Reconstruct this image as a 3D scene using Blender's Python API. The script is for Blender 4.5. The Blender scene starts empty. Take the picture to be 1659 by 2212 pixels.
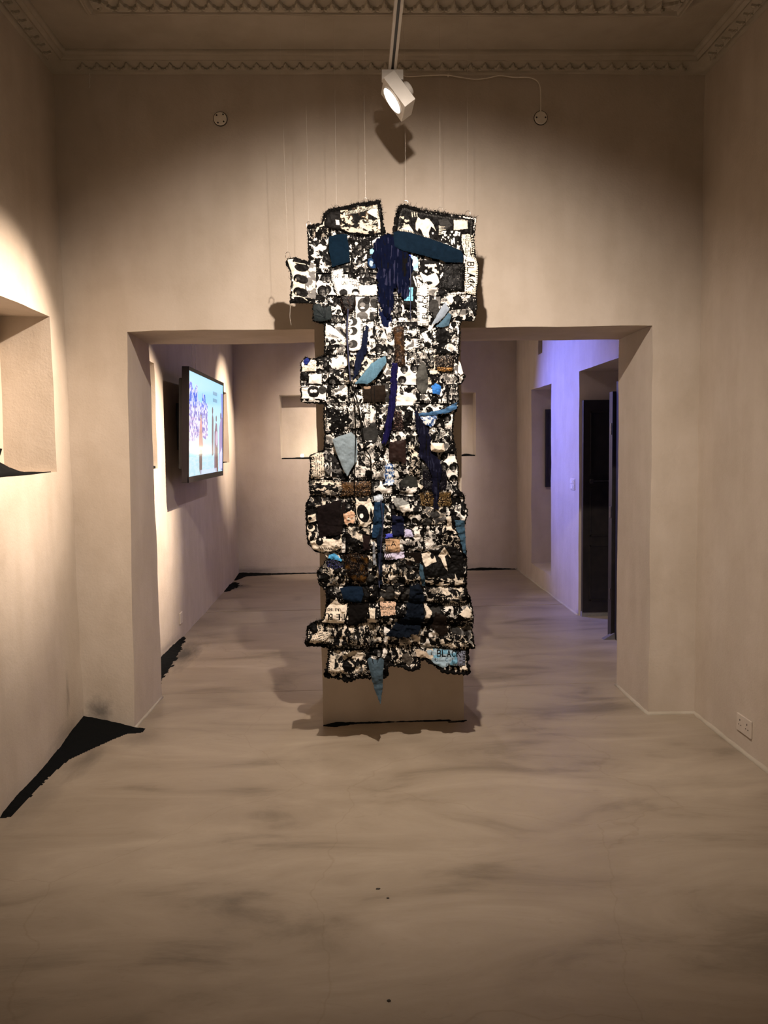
import bpy, bmesh, math, random
import numpy as np
from mathutils import Vector, Matrix, noise

# ------------------------------------------------------------------ camera
SC = bpy.context.scene
COL = SC.collection
YAW, PITCH, ROLL, FPX = .0343, .0821, -.0155, 1727.0
def cam_axes():
    cy, sy, cp, sp = math.cos(YAW), math.sin(YAW), math.cos(PITCH), math.sin(PITCH)
    fwd = Vector((sy*cp, cy*cp, -sp)); right = Vector((cy, -sy, 0)); up = right.cross(fwd)
    c, s = math.cos(ROLL), math.sin(ROLL)
    return c*right + s*up, -s*right + c*up, fwd
RT, UP, FW = cam_axes()
cam_d = bpy.data.cameras.new('camera'); cam = bpy.data.objects.new('camera', cam_d); COL.objects.link(cam)
m = Matrix((RT, UP, -FW)).transposed().to_4x4(); m.translation = (0, 0, 1.55)
cam.matrix_world = m
cam_d.sensor_fit = 'VERTICAL'; cam_d.sensor_height = 24.0
cam_d.lens = 24.0*FPX/2212.0
cam_d.clip_start = .05; cam_d.clip_end = 60
SC.camera = cam

# ------------------------------------------------------------------ view, world
SC.view_settings.view_transform = 'Standard'; SC.view_settings.look = 'None'
SC.view_settings.gamma = 1; SC.view_settings.use_curve_mapping = False
SC.view_settings.exposure = -0.38
W = bpy.data.worlds.new('world'); SC.world = W; W.use_nodes = True
W.node_tree.nodes['Background'].inputs[0].default_value = (.9, .75, .6, 1)
W.node_tree.nodes['Background'].inputs[1].default_value = .02

WARM = (1.0, .80, .635); WARM2 = (1.0, .785, .61); BLUE = (.15, .19, 1.0)
# spotlights on the ceiling tracks: (position of the adapter, aimed at, watts, full cone degrees, blend, colour)
SPOTS = [
    ((.20, 3.80, 3.235), (-1.54, 3.68, 1.82), 1000, 44, 1, WARM),      # the one in view, aimed at the left niche
    ((.20, 2.40, 3.235), (.19, 4.02, 1.33), 480, 114, 1, (1.0, .855, .74)),  # aimed at the hanging
    ((.20, 1.30, 3.235), (-1.54, 3.72, 1.75), 170, 40, 1, WARM2),
    ((.20, -.60, 3.235), (-.9, 1.2, .6), 22, 120, 1, WARM2),  # added unseen lamp, brightens the near floor and walls
    ((.20, 5.55, 3.20), (-1.46, 5.74, 1.42), 1800, 42, 1, WARM),
    ((.20, 8.70, 3.20), (-1.46, 9.05, 1.85), 1000, 42, 1, WARM),
    ((.30, 8.15, 3.20), (.15, 9.95, 1.60), 600, 74, 1, (1.0, .82, .68)),
    ((-1.0, 8.70, 3.30), (1.98, 7.35, 1.70), 1650, 54, 1, BLUE),  # added unseen lamp, stands in for the television's blue on the right wall
    ((.30, 6.60, 3.20), (.45, 7.3, 0.0), 105, 150, 1, (.88, .76, .90)),  # added unseen fill, lifts the rear walls and floor
]

# added area lamp behind the camera, dim overall fill for the front room
ad = bpy.data.lights.new('front_room_fill', 'AREA'); ad.energy = 11; ad.shape = 'RECTANGLE'; ad.size = 2.6; ad.size_y = 1.6
ad.color = (1.0, .78, .56)
ao = bpy.data.objects.new('front_room_fill', ad); COL.objects.link(ao); ao.location = (.2, -2.3, 2.4)
ao.rotation_euler = (math.radians(80), 0, 0)

# ------------------------------------------------------------------ materials
def new_mat(name):
    mt = bpy.data.materials.new(name); mt.use_nodes = True
    return mt, mt.node_tree, mt.node_tree.nodes['Principled BSDF']
def N(nt, t, **kw):
    n = nt.nodes.new(t)
    for k, v in kw.items():
        if k.startswith('i_'): n.inputs[k[2:].replace('_', ' ')].default_value = v
        else: setattr(n, k, v)
    return n
def ramp(nt, src, stops, interp='LINEAR'):
    r = nt.nodes.new('ShaderNodeValToRGB'); r.color_ramp.interpolation = interp
    els = r.color_ramp.elements
    while len(els) < len(stops): els.new(.5)
    for e, (p, c) in zip(els, stops):
        e.position = p; e.color = c if len(c) == 4 else (*c, 1)
    nt.links.new(src, r.inputs[0]); return r
def plain(name, col, rough=.5, metal=0, spec=.5, var=.12, vscale=30, bump=0):
    mt, nt, b = new_mat(name)
    tc = N(nt, 'ShaderNodeTexCoord'); nz = N(nt, 'ShaderNodeTexNoise', i_Scale=vscale, i_Detail=4)
    nt.links.new(tc.outputs['Object'], nz.inputs['Vector'])
    lo = tuple(c*(1-var) for c in col); hi = tuple(min(1, c*(1+var)) for c in col)
    r = ramp(nt, nz.outputs['Fac'], [(.3, lo), (.7, hi)])
    nt.links.new(r.outputs[0], b.inputs['Base Color'])
    b.inputs['Roughness'].default_value = rough; b.inputs['Metallic'].default_value = metal
    b.inputs['Specular IOR Level'].default_value = spec
    if bump:
        bp = N(nt, 'ShaderNodeBump', i_Strength=bump, i_Distance=.004)
        nt.links.new(nz.outputs['Fac'], bp.inputs['Height']); nt.links.new(bp.outputs[0], b.inputs['Normal'])
    return mt
def smudges(nt, cur, tc, spots):
    for (c, rad, st, col) in spots:
        mp = N(nt, 'ShaderNodeMapping'); mp.vector_type = 'POINT'
        mp.inputs['Scale'].default_value = tuple(1/r for r in rad); mp.inputs['Location'].default_value = tuple(-a/r for a, r in zip(c, rad))
        nz = N(nt, 'ShaderNodeTexNoise', i_Scale=1.6, i_Detail=5, i_Roughness=.65)
        nt.links.new(tc.outputs['Object'], mp.inputs[0]); nt.links.new(mp.outputs[0], nz.inputs['Vector'])
        ln = N(nt, 'ShaderNodeVectorMath', operation='LENGTH'); nt.links.new(mp.outputs[0], ln.inputs[0])
        s1 = N(nt, 'ShaderNodeMath', operation='MULTIPLY_ADD'); s1.inputs[1].default_value = 1.3; nt.links.new(nz.outputs['Fac'], s1.inputs[0])
        nt.links.new(ln.outputs['Value'], s1.inputs[2])
        mr = N(nt, 'ShaderNodeMapRange'); mr.inputs['From Min'].default_value = 1.55; mr.inputs['From Max'].default_value = .75; mr.inputs['To Max'].default_value = st
        nt.links.new(s1.outputs[0], mr.inputs['Value'])
        mx = N(nt, 'ShaderNodeMix', data_type='RGBA'); nt.links.new(mr.outputs[0], mx.inputs[0]); nt.links.new(cur, mx.inputs[6]); mx.inputs[7].default_value = (*col, 1)
        cur = mx.outputs[2]
    return cur
def plaster(name, base, warm, dark, rough=.85, spots=()):
    mt, nt, b = new_mat(name)
    tc = N(nt, 'ShaderNodeTexCoord')
    n1 = N(nt, 'ShaderNodeTexNoise', i_Scale=1.1, i_Detail=5, i_Roughness=.6)
    n2 = N(nt, 'ShaderNodeTexNoise', i_Scale=5.5, i_Detail=6, i_Roughness=.65)
    n3 = N(nt, 'ShaderNodeTexNoise', i_Scale=95, i_Detail=3)
    mp = N(nt, 'ShaderNodeMapping'); mp.inputs['Scale'].default_value = (2.2, 2.2, .5)
    n4 = N(nt, 'ShaderNodeTexNoise', i_Scale=3.0, i_Detail=4)
    for n in (n1, n2, n3): nt.links.new(tc.outputs['Object'], n.inputs['Vector'])
    nt.links.new(tc.outputs['Object'], mp.inputs[0]); nt.links.new(mp.outputs[0], n4.inputs['Vector'])
    r1 = ramp(nt, n1.outputs['Fac'], [(.35, warm), (.65, base)])
    r2 = ramp(nt, n2.outputs['Fac'], [(.3, (1, 1, 1)), (.52, (.93, .92, .90)), (.8, dark)])
    mx = N(nt, 'ShaderNodeMix', data_type='RGBA', blend_type='MULTIPLY'); mx.inputs[0].default_value = .55
    nt.links.new(r1.outputs[0], mx.inputs[6]); nt.links.new(r2.outputs[0], mx.inputs[7])
    r4 = ramp(nt, n4.outputs['Fac'], [(.42, (.90, .89, .87)), (.6, (1, 1, 1))])
    m2 = N(nt, 'ShaderNodeMix', data_type='RGBA', blend_type='MULTIPLY'); m2.inputs[0].default_value = .6
    nt.links.new(mx.outputs[2], m2.inputs[6]); nt.links.new(r4.outputs[0], m2.inputs[7])
    nt.links.new(smudges(nt, m2.outputs[2], tc, spots), b.inputs['Base Color'])
    b.inputs['Roughness'].default_value = rough; b.inputs['Specular IOR Level'].default_value = .25
    ad1 = N(nt, 'ShaderNodeMath', operation='MULTIPLY_ADD'); ad1.inputs[1].default_value = .25
    nt.links.new(n3.outputs['Fac'], ad1.inputs[0]); nt.links.new(n2.outputs['Fac'], ad1.inputs[2])
    bp = N(nt, 'ShaderNodeBump', i_Strength=.35, i_Distance=.012)
    nt.links.new(ad1.outputs[0], bp.inputs['Height']); nt.links.new(bp.outputs[0], b.inputs['Normal'])
    return mt
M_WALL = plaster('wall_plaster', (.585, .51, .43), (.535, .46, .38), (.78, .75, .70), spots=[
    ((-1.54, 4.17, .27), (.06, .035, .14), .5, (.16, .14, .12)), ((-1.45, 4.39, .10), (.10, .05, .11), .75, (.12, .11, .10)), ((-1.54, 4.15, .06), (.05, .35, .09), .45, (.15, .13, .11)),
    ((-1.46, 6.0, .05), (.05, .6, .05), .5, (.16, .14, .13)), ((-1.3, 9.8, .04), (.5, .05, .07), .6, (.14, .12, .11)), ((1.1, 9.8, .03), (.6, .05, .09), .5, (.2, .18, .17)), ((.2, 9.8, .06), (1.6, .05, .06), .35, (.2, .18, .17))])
M_CEIL = plaster('ceiling_plaster', (.46, .41, .34), (.42, .37, .30), (.8, .78, .72))
M_CORN = plaster('cornice_plaster', (.50, .445, .365), (.44, .395, .32), (.75, .72, .66))

def floor_mat():
    mt, nt, b = new_mat('polished_screed')
    tc = N(nt, 'ShaderNodeTexCoord')
    mp = N(nt, 'ShaderNodeMapping'); mp.inputs['Scale'].default_value = (.55, 1.5, 1)
    nt.links.new(tc.outputs['Object'], mp.inputs[0])
    n1 = N(nt, 'ShaderNodeTexNoise', i_Scale=2.2, i_Detail=8, i_Roughness=.62, i_Distortion=.8)
    n2 = N(nt, 'ShaderNodeTexNoise', i_Scale=.9, i_Detail=3)
    n3 = N(nt, 'ShaderNodeTexNoise', i_Scale=14, i_Detail=6, i_Roughness=.7, i_Distortion=1.5)
    vor = N(nt, 'ShaderNodeTexVoronoi', i_Scale=1.05); vor.feature = 'DISTANCE_TO_EDGE'
    nd = N(nt, 'ShaderNodeTexNoise', i_Scale=2.5, i_Detail=4)
    mp2 = N(nt, 'ShaderNodeMix', data_type='RGBA'); mp2.inputs[0].default_value = .22
    nt.links.new(tc.outputs['Object'], nd.inputs['Vector'])
    nt.links.new(tc.outputs['Object'], mp2.inputs[6]); nt.links.new(nd.outputs['Color'], mp2.inputs[7])
    nt.links.new(mp2.outputs[2], vor.inputs['Vector'])
    nt.links.new(mp.outputs[0], n1.inputs['Vector']); nt.links.new(tc.outputs['Object'], n2.inputs['Vector']); nt.links.new(mp.outputs[0], n3.inputs['Vector'])
    r1 = ramp(nt, n1.outputs['Fac'], [(.28, (.185, .15, .108)), (.44, (.325, .268, .20)), (.60, (.385, .322, .245)), (.8, (.47, .40, .315))])
    r2 = ramp(nt, n2.outputs['Fac'], [(.35, (.86, .84, .83)), (.65, (1, 1, 1))])
    r3 = ramp(nt, n3.outputs['Fac'], [(.2, (.72, .70, .66)), (.42, (1, 1, 1)), (.7, (.96, .95, .94)), (.85, (.84, .82, .80))])
    rc = ramp(nt, vor.outputs['Distance'], [(.0, (.72, .68, .62)), (.0022, (1, 1, 1))])
    cur = r1.outputs[0]
    for s, f in ((r2, .8), (r3, .6), (rc, .35)):
        mx = N(nt, 'ShaderNodeMix', data_type='RGBA', blend_type='MULTIPLY'); mx.inputs[0].default_value = f
        nt.links.new(cur, mx.inputs[6]); nt.links.new(s.outputs[0], mx.inputs[7]); cur = mx.outputs[2]
    cur = smudges(nt, cur, tc, [((-1.34, 5.95, 0), (.17, .62, .1), .9, (.03, .028, .027)), ((-1.33, 8.95, 0), (.17, .24, .1), .8, (.04, .036, .034)), ((-1.2, 9.75, 0), (.45, .09, .1), .8, (.035, .03, .03)),
        ((-1.38, 3.95, 0), (.09, .30, .1), .55, (.09, .075, .06)), ((-1.45, 3.5, 0), (.12, .35, .1), .35, (.13, .11, .09)), ((-1.18, 4.25, 0), (.12, .16, .1), .4, (.14, .12, .10))])
    nt.links.new(cur, b.inputs['Base Color'])
    rr = ramp(nt, n1.outputs['Fac'], [(.3, (.36,)*3), (.7, (.52,)*3)])
    nt.links.new(rr.outputs[0], b.inputs['Roughness']); b.inputs['Specular IOR Level'].default_value = .35
    bp = N(nt, 'ShaderNodeBump', i_Strength=.12, i_Distance=.01)
    nt.links.new(n3.outputs['Fac'], bp.inputs['Height']); nt.links.new(bp.outputs[0], b.inputs['Normal'])
    return mt
M_FLOOR = floor_mat()
M_UNDER = plain('floor_substrate', (.03, .027, .024), .9)
M_SAND = plain('black_sand', (.007, .0075, .0075), .95, spec=.06, var=.5, vscale=400, bump=.6)
M_WHITE = plain('white_lacquer', (.70, .66, .60), .4, var=.04)
M_CABLE = plain('white_cable', (.78, .72, .62), .5, var=.05)
M_PLATE = plain('dull_plastic_plate', (.56, .49, .41), .6, var=.04)
M_DARK = plain('dark_track_slot', (.03, .026, .022), .5)
M_DOOR = plain('dark_stained_door', (.012, .009, .007), .45, var=.5, vscale=14, bump=.2)
M_DMET = plain('aged_door_metal', (.10, .09, .08), .35, metal=.8, var=.3)
M_TVF = plain('tv_bezel', (.012, .009, .010), .5, spec=.15, metal=0, var=.05)
M_TVB = plain('tv_back', (.012, .012, .016), .6)
M_STEEL = plain('steel_hook', (.8, .78, .74), .18, metal=1, var=.05)
M_NYLON = plain('nylon_thread', (.55, .50, .43), .3, var=.05)
M_DEBR = plain('debris_crumbs', (.03, .022, .016), .8)
M_YARN = plain('black_yarn', (.006, .0055, .005), .9, spec=.05, var=.5, vscale=120)
M_NAVYC = plain('navy_cord', (.012, .016, .05), .6, var=.4, vscale=90)
def emis(name, col, st):
    mt, nt, b = new_mat(name)
    b.inputs['Base Color'].default_value = (.8, .8, .8, 1)
    b.inputs['Emission Color'].default_value = (*col, 1); b.inputs['Emission Strength'].default_value = st
    return mt
M_LENS = emis('lit_lens', (1.0, .93, .82), 6)
M_LENS_B = emis('lit_lens_blue', (.4, .45, 1.0), 6)  # lens of the added blue spotlight
M_BULB = emis('lit_bulb', (1.0, .90, .72), 30)
def cloth_mat(name, rough, spec, sheen=0):
    mt, nt, b = new_mat(name)
    at = N(nt, 'ShaderNodeAttribute', attribute_name='print')
    nt.links.new(at.outputs['Color'], b.inputs['Base Color'])
    tc = N(nt, 'ShaderNodeTexCoord'); nz = N(nt, 'ShaderNodeTexNoise', i_Scale=260, i_Detail=2)
    nt.links.new(tc.outputs['Object'], nz.inputs['Vector'])
    bp = N(nt, 'ShaderNodeBump', i_Strength=.25, i_Distance=.002)
    nt.links.new(nz.outputs['Fac'], bp.inputs['Height']); nt.links.new(bp.outputs[0], b.inputs['Normal'])
    b.inputs['Roughness'].default_value = rough; b.inputs['Specular IOR Level'].default_value = spec
    b.inputs['Sheen Weight'].default_value = sheen
    return mt
M_PRINT = cloth_mat('printed_satin', .5, .045)
M_MATT = cloth_mat('matt_cloth', .9, .03, 0)
M_SEQ = cloth_mat('sequin_cloth', .45, .07)
def screen_mat():
    mt, nt, b = new_mat('lit_screen')
    at = N(nt, 'ShaderNodeAttribute', attribute_name='print')
    b.inputs['Base Color'].default_value = (.02, .02, .02, 1); b.inputs['Roughness'].default_value = .15
    nt.links.new(at.outputs['Color'], b.inputs['Emission Color']); b.inputs['Emission Strength'].default_value = 1.45
    return mt
M_SCREEN = screen_mat()

# ------------------------------------------------------------------ helpers
def link(name, me, mats, parent=None, smooth=None):
    o = bpy.data.objects.new(name, me); COL.objects.link(o)
    for mt in (mats if isinstance(mats, (list, tuple)) else [mats]): me.materials.append(mt)
    if parent is not None: o.parent = parent
    if smooth is not None:
        me.polygons.foreach_set('use_smooth', [True]*len(me.polygons))
        if smooth < 3: me.set_sharp_from_angle(angle=smooth)
    return o
def obj(name, bm, mat, parent=None, smooth=None):
    me = bpy.data.meshes.new(name); bm.to_mesh(me); bm.free()
    return link(name, me, mat, parent, smooth)
def tag(o, label, cat, group=None):
    o['label'] = label; o['category'] = cat
    if group: o['group'] = group
    return o
def thing(name, label, cat, loc=(0, 0, 0), group=None):
    o = bpy.data.objects.new(name, None); COL.objects.link(o); o.location = loc; o.empty_display_size = .05
    return tag(o, label, cat, group)
def box(bm, lo, hi, bev=0, mat=None):
    vs = [bm.verts.new((x, y, z)) for x in (lo[0], hi[0]) for y in (lo[1], hi[1]) for z in (lo[2], hi[2])]
    fs = [(0, 1, 3, 2), (4, 6, 7, 5), (0, 4, 5, 1), (2, 3, 7, 6), (0, 2, 6, 4), (1, 5, 7, 3)]
    faces = [bm.faces.new([vs[i] for i in f]) for f in fs]
    if bev:
        es = set(e for f in faces for e in f.edges)
        r = bmesh.ops.bevel(bm, geom=list(es), offset=bev, segments=2, affect='EDGES', profile=.5)
        vs = list(set(v for f in r['faces'] for v in f.verts) | set(v for v in vs if v.is_valid))
    if mat is not None: bmesh.ops.transform(bm, matrix=mat, verts=[v for v in vs if v.is_valid])
    return vs
def tube(bm, pts, r, n=8, cap=True):
    pts = [Vector(p) for p in pts]; rings = []
    rr = r if hasattr(r, '__len__') else [r]*len(pts)
    for i, p in enumerate(pts):
        t = (pts[min(i+1, len(pts)-1)] - pts[max(i-1, 0)]).normalized()
        a = t.cross(Vector((0, 0, 1)) if abs(t.z) < .9 else Vector((1, 0, 0))).normalized(); b = t.cross(a)
        rings.append([bm.verts.new(p + (a*math.cos(k*2*math.pi/n) + b*math.sin(k*2*math.pi/n))*rr[i]) for k in range(n)])
    for A, B in zip(rings, rings[1:]):
        for k in range(n): bm.faces.new((A[k], A[(k+1) % n], B[(k+1) % n], B[k]))
    if cap: bm.faces.new(rings[0][::-1]); bm.faces.new(rings[-1])
def lathe(bm, prof, n=24, mat=None):
    rings = []
    for r, z in prof:
        rings.append([bm.verts.new((r*math.cos(k*2*math.pi/n), r*math.sin(k*2*math.pi/n), z)) for k in range(n)] if r > 1e-5 else [bm.verts.new((0, 0, z))])
    for A, B in zip(rings, rings[1:]):
        for k in range(n):
            q = [A[k % len(A)], A[(k+1) % len(A)], B[(k+1) % len(B)], B[k % len(B)]]
            u = []
            for v in q:
                if v not in u: u.append(v)
            if len(u) > 2: bm.faces.new(u)
    if mat is not None: bmesh.ops.transform(bm, matrix=mat, verts=[v for R_ in rings for v in R_])
def look(frm, to):
    return (Vector(to) - Vector(frm)).to_track_quat('-Z', 'Y')

# uneven hand-plastered surfaces: every wall point is shifted by the same smooth field
def sstep(a, b, x):
    t = min(1, max(0, (x-a)/(b-a))); return t*t*(3-2*t)
def warp(p):
    v = noise.noise_vector(p*1.7)*.007 + noise.noise_vector(p*6.5 + Vector((7, 3, 1)))*.0035
    k = sstep(0, .25, p.z)
    q = Vector((p.x + v.x, p.y + v.y, p.z + v.z*k*sstep(3.7, 3.3, p.z)))
    # the left side of the doorway leans outward as it rises
    if 4.2 < p.y < 5.1:
        f = max(0, 1 - abs(p.x + 1.25)/.16)
        q.x += f*(-.022 + .05*min(1, p.z/2.19))*sstep(5.05, 4.4, p.y)
    return q
def plane(bm, fn, u0, u1, v0, v1, holes=(), step=.09):
    us = {round(u0, 5), round(u1, 5)}; vs = {round(v0, 5), round(v1, 5)}
    for a, b, c, d in holes: us |= {round(a, 5), round(b, 5)}; vs |= {round(c, 5), round(d, 5)}
    def fill(s):
        s = sorted(s); out = [s[0]]
        for a, b in zip(s, s[1:]):
            n = max(1, int(math.ceil((b-a)/step - 1e-6)))
            out += [a + (b-a)*i/n for i in range(1, n+1)]
        return out
    us, vs = fill(us), fill(vs)
    V = {}
    def vert(i, j):
        if (i, j) not in V: V[i, j] = bm.verts.new(fn(us[i], vs[j]))
        return V[i, j]
    for i in range(len(us)-1):
        for j in range(len(vs)-1):
            cu, cv = (us[i]+us[i+1])/2, (vs[j]+vs[j+1])/2
            if any(a < cu < b and c < cv < d for a, b, c, d in holes): continue
            bm.faces.new((vert(i, j), vert(i+1, j), vert(i+1, j+1), vert(i, j+1)))
def wall(name, bm, mat=M_WALL, dowarp=True, parent=None):
    bmesh.ops.remove_doubles(bm, verts=bm.verts, dist=.0004)
    if dowarp:
        for v in bm.verts: v.co = warp(v.co.copy())
    o = obj(name, bm, mat, parent, smooth=math.radians(35))
    if parent is None: o['kind'] = 'structure'
    return o

# ------------------------------------------------------------------ room shell (metres)
XL, XR, YB, YC = -1.54, 1.905, 4.394, 4.96
XL2, XR2, YF = -1.457, 1.981, 9.80
OL, OR, OT = -1.24, 1.641, 2.185
PL, PR = -.208, .584                       # pillar between the two openings
YN = -2.6; ZC = 3.585; ZTOP = 3.70
X = lambda x: (lambda u, v: Vector((x, u, v)))
Y = lambda y: (lambda u, v: Vector((u, y, v)))
Z = lambda z: (lambda u, v: Vector((u, v, z)))
def niche_x(bm, x, depth, y0, y1, z0, z1, sgn):
    """recess in a wall facing +-x"""
    xb = x + sgn*depth
    plane(bm, X(xb), y0, y1, z0, z1)
    plane(bm, Y(y0), min(x, xb), max(x, xb), z0, z1); plane(bm, Y(y1), min(x, xb), max(x, xb), z0, z1)
    plane(bm, Z(z0), min(x, xb), max(x, xb), y0, y1); plane(bm, Z(z1), min(x, xb), max(x, xb), y0, y1)

# left wall of the front room
bm = bmesh.new()
NL = (3.19, 4.185, 1.44, 2.235)
plane(bm, X(XL), YN, YB, 0, ZTOP, [NL])
niche_x(bm, XL, .26, *NL, -1)
wall('wall_left', bm)
bm = bmesh.new(); plane(bm, X(XR), YN, YB, 0, ZTOP); wall('wall_right', bm)
bm = bmesh.new(); plane(bm, Y(YN), XL, XR, 0, ZTOP); wall('wall_back', bm)
# partition with the wide opening
bm = bmesh.new()
for yy, xa, xb in ((YB, XL, XR), (YC, XL2-.3, XR2+.3)):
    plane(bm, Y(yy), xa, xb, 0, ZTOP, [(OL, OR, 0, OT)])
    plane(bm, Y(yy), PL, PR, OT-.0001, OT)
plane(bm, X(OL), YB, YC, 0, OT); plane(bm, X(OR), YB, YC, 0, OT)
plane(bm, Z(OT), OL, PL, YB, YC); plane(bm, Z(OT), PR, OR, YB, YC)
wall('wall_partition', bm)
bm = bmesh.new()
plane(bm, Y(YB), PL, PR, 0, OT); plane(bm, Y(YC), PL, PR, 0, OT)
plane(bm, X(PL), YB, YC, 0, OT); plane(bm, X(PR), YB, YC, 0, OT)
wall('wall_pillar', bm)
# rear room
N1 = (5.0, 5.955, 1.412, 2.18); N2 = (8.33, 9.28, 1.39, 2.185)
bm = bmesh.new(); plane(bm, X(XL2), YC, YF, 0, ZTOP, [N1, N2])
niche_x(bm, XL2, .26, *N1, -1); niche_x(bm, XL2, .26, *N2, -1)
wall('wall_rear_left', bm)
NF = (-.91, 1.478, 1.41, 2.185)
bm = bmesh.new(); plane(bm, Y(YF), XL2, XR2, 0, ZTOP, [NF])
yb = YF+.26
plane(bm, Y(yb), NF[0], NF[1], NF[2], NF[3])
plane(bm, X(NF[0]), YF, yb, NF[2], NF[3]); plane(bm, X(NF[1]), YF, yb, NF[2], NF[3])
plane(bm, Z(NF[2]), NF[0], NF[1], YF, yb); plane(bm, Z(NF[3]), NF[0], NF[1], YF, yb)
wall('wall_rear_end', bm)
WN = (8.06, 8.97, .197, 2.152); DR = (5.97, 7.05, 0.0, 2.18); SL = (8.44, 8.63, 2.50, 3.05)
bm = bmesh.new(); plane(bm, X(XR2), YC, YF, 0, ZTOP, [WN, DR, SL])
niche_x(bm, XR2, .45, *WN, 1)
niche_x(bm, XR2, .30, *SL, 1)
# doorway recess
dd = .75
plane(bm, Y(DR[0]), XR2, XR2+dd, 0, DR[3]); plane(bm, Y(DR[1]), XR2, XR2+dd, 0, DR[3])
plane(bm, Z(DR[3]), XR2, XR2+dd, DR[0], DR[1]); 
wall('wall_rear_right', bm)
# dark lobby beyond the doorway
bm = bmesh.new()
plane(bm, X(XR2+dd+1.2), 5.4, 7.8, 0, 2.6, step=.4); plane(bm, Y(5.4), XR2+dd, XR2+dd+1.2, 0, 2.6, step=.4)
plane(bm, Y(7.8), XR2+dd, XR2+dd+1.2, 0, 2.6, step=.4); plane(bm, Z(2.6), XR2+dd, XR2+dd+1.2, 5.4, 7.8, step=.4)
plane(bm, X(XR2+dd), 5.4, 7.8, 0, 2.6, [DR], step=.4)
wall('wall_lobby', bm, dowarp=False)
# ceilings
bm = bmesh.new(); box(bm, (XL-.1, YN-.1, ZC), (XR+.1, YC, ZC+.1)); o = obj('ceiling', bm, M_CEIL); o['kind'] = 'structure'
bm = bmesh.new(); box(bm, (XL2-.1, YC, ZC), (XR2+.1, YF+.1, ZC+.1)); o = obj('ceiling', bm, M_CEIL); o['kind'] = 'structure'
# floor: substrate plus three screed slabs with a joint between them
bm = bmesh.new(); box(bm, (-2.2, YN-.1, -.12), (4.2, YF+.4, -.035)); fl = obj('floor', bm, M_UNDER); fl['kind'] = 'structure'
for (x0, x1, y0, y1) in ((-2.0, 2.1, YN-.05, 5.018), (-2.0, 4.1, 5.022, 7.560), (-2.0, 2.5, 7.578, YF+.3)):
    bm = bmesh.new(); box(bm, (x0, y0, -.035), (x1, y1, 0), .0012); obj('floor_slab', bm, M_FLOOR, fl)
# rounded plaster fillets where the right wall and opening meet the floor
def fillet(name, pts, r=.018):
    bm = bmesh.new(); rng = random.Random(5)
    P = []
    for (a, b) in zip(pts, pts[1:]):
        a, b = Vector((*a, 0)), Vector((*b, 0)); n = max(2, int((b-a).length/.07))
        P += [a.lerp(b, i/n) for i in range(n)]
    P.append(Vector((*pts[-1], 0)))
    tube(bm, [warp(p) + Vector((0, 0, .001)) for p in P], [r*rng.uniform(.75, 1.1) for _ in P], 8)
    o = obj(name, bm, M_CORN, smooth=9); o['kind'] = 'structure'
fillet('baseboard_right', [(XR, -1.5), (XR, YB), (OR, YB), (OR, YC)], .016)
fillet('baseboard_left', [(OL, YB), (OL, YC)], .010)
fillet('baseboard_rear_right', [(XR2, 7.06), (XR2, YF)], .012)

# ------------------------------------------------------------------ cornices
def ring_profile(bm, prof, x0, x1, y0, y1):
    """sweep (inset, z) profile around the rectangle"""
    rings = []
    for p, z in prof:
        loop = []
        for (xa, ya, xb, yb_) in ((x0+p, y0+p, x1-p, y0+p), (x1-p, y0+p, x1-p, y1-p), (x1-p, y1-p, x0+p, y1-p), (x0+p, y1-p, x0+p, y0+p)):
            n = 48
            for i in range(n):
                q = Vector((xa + (xb-xa)*i/n, ya + (yb_-ya)*i/n, z))
                w = noise.noise(q*9)*.0022 + noise.noise(q*30)*.0012
                loop.append(bm.verts.new((q.x, q.y, q.z + w)))
        rings.append(loop)
    for A, B in zip(rings, rings[1:]):
        for k in range(len(A)): bm.faces.new((A[k], A[(k+1) % len(A)], B[(k+1) % len(B)], B[k]))
corn = bpy.data.objects.new('trim_1', None); COL.objects.link(corn); corn['kind'] = 'structure'
bm = bmesh.new()
ring_profile(bm, [(-.02, 3.50), (.006, 3.508), (.014, 3.514), (.018, 3.522), (.062, 3.551), (.066, 3.546), (.074, 3.546), (.080, 3.556), (.085, 3.562), (.092, 3.560), (.100, 3.566), (.104, 3.576), (.104, 3.60), (-.02, 3.60)], XL, XR, YN, YB)
obj('cornice_moulding', bm, M_CORN, corn, smooth=math.radians(60))
corn2 = bpy.data.objects.new('trim_2', None); COL.objects.link(corn2); corn2['kind'] = 'structure'
bm = bmesh.new()
CX0, CX1, CY0, CY1 = -1.209, 1.592, YN+.45, 3.945
ring_profile(bm, [(.0, 3.60), (.0, 3.572), (.006, 3.566), (.012, 3.570), (.018, 3.564), (.028, 3.562), (.034, 3.570), (.040, 3.579), (.20, 3.579), (.206, 3.568), (.225, 3.566), (.232, 3.574), (.232, 3.60)], CX0, CX1, CY0, CY1)
obj('cornice_moulding', bm, M_CORN, corn2, smooth=math.radians(60))
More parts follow.
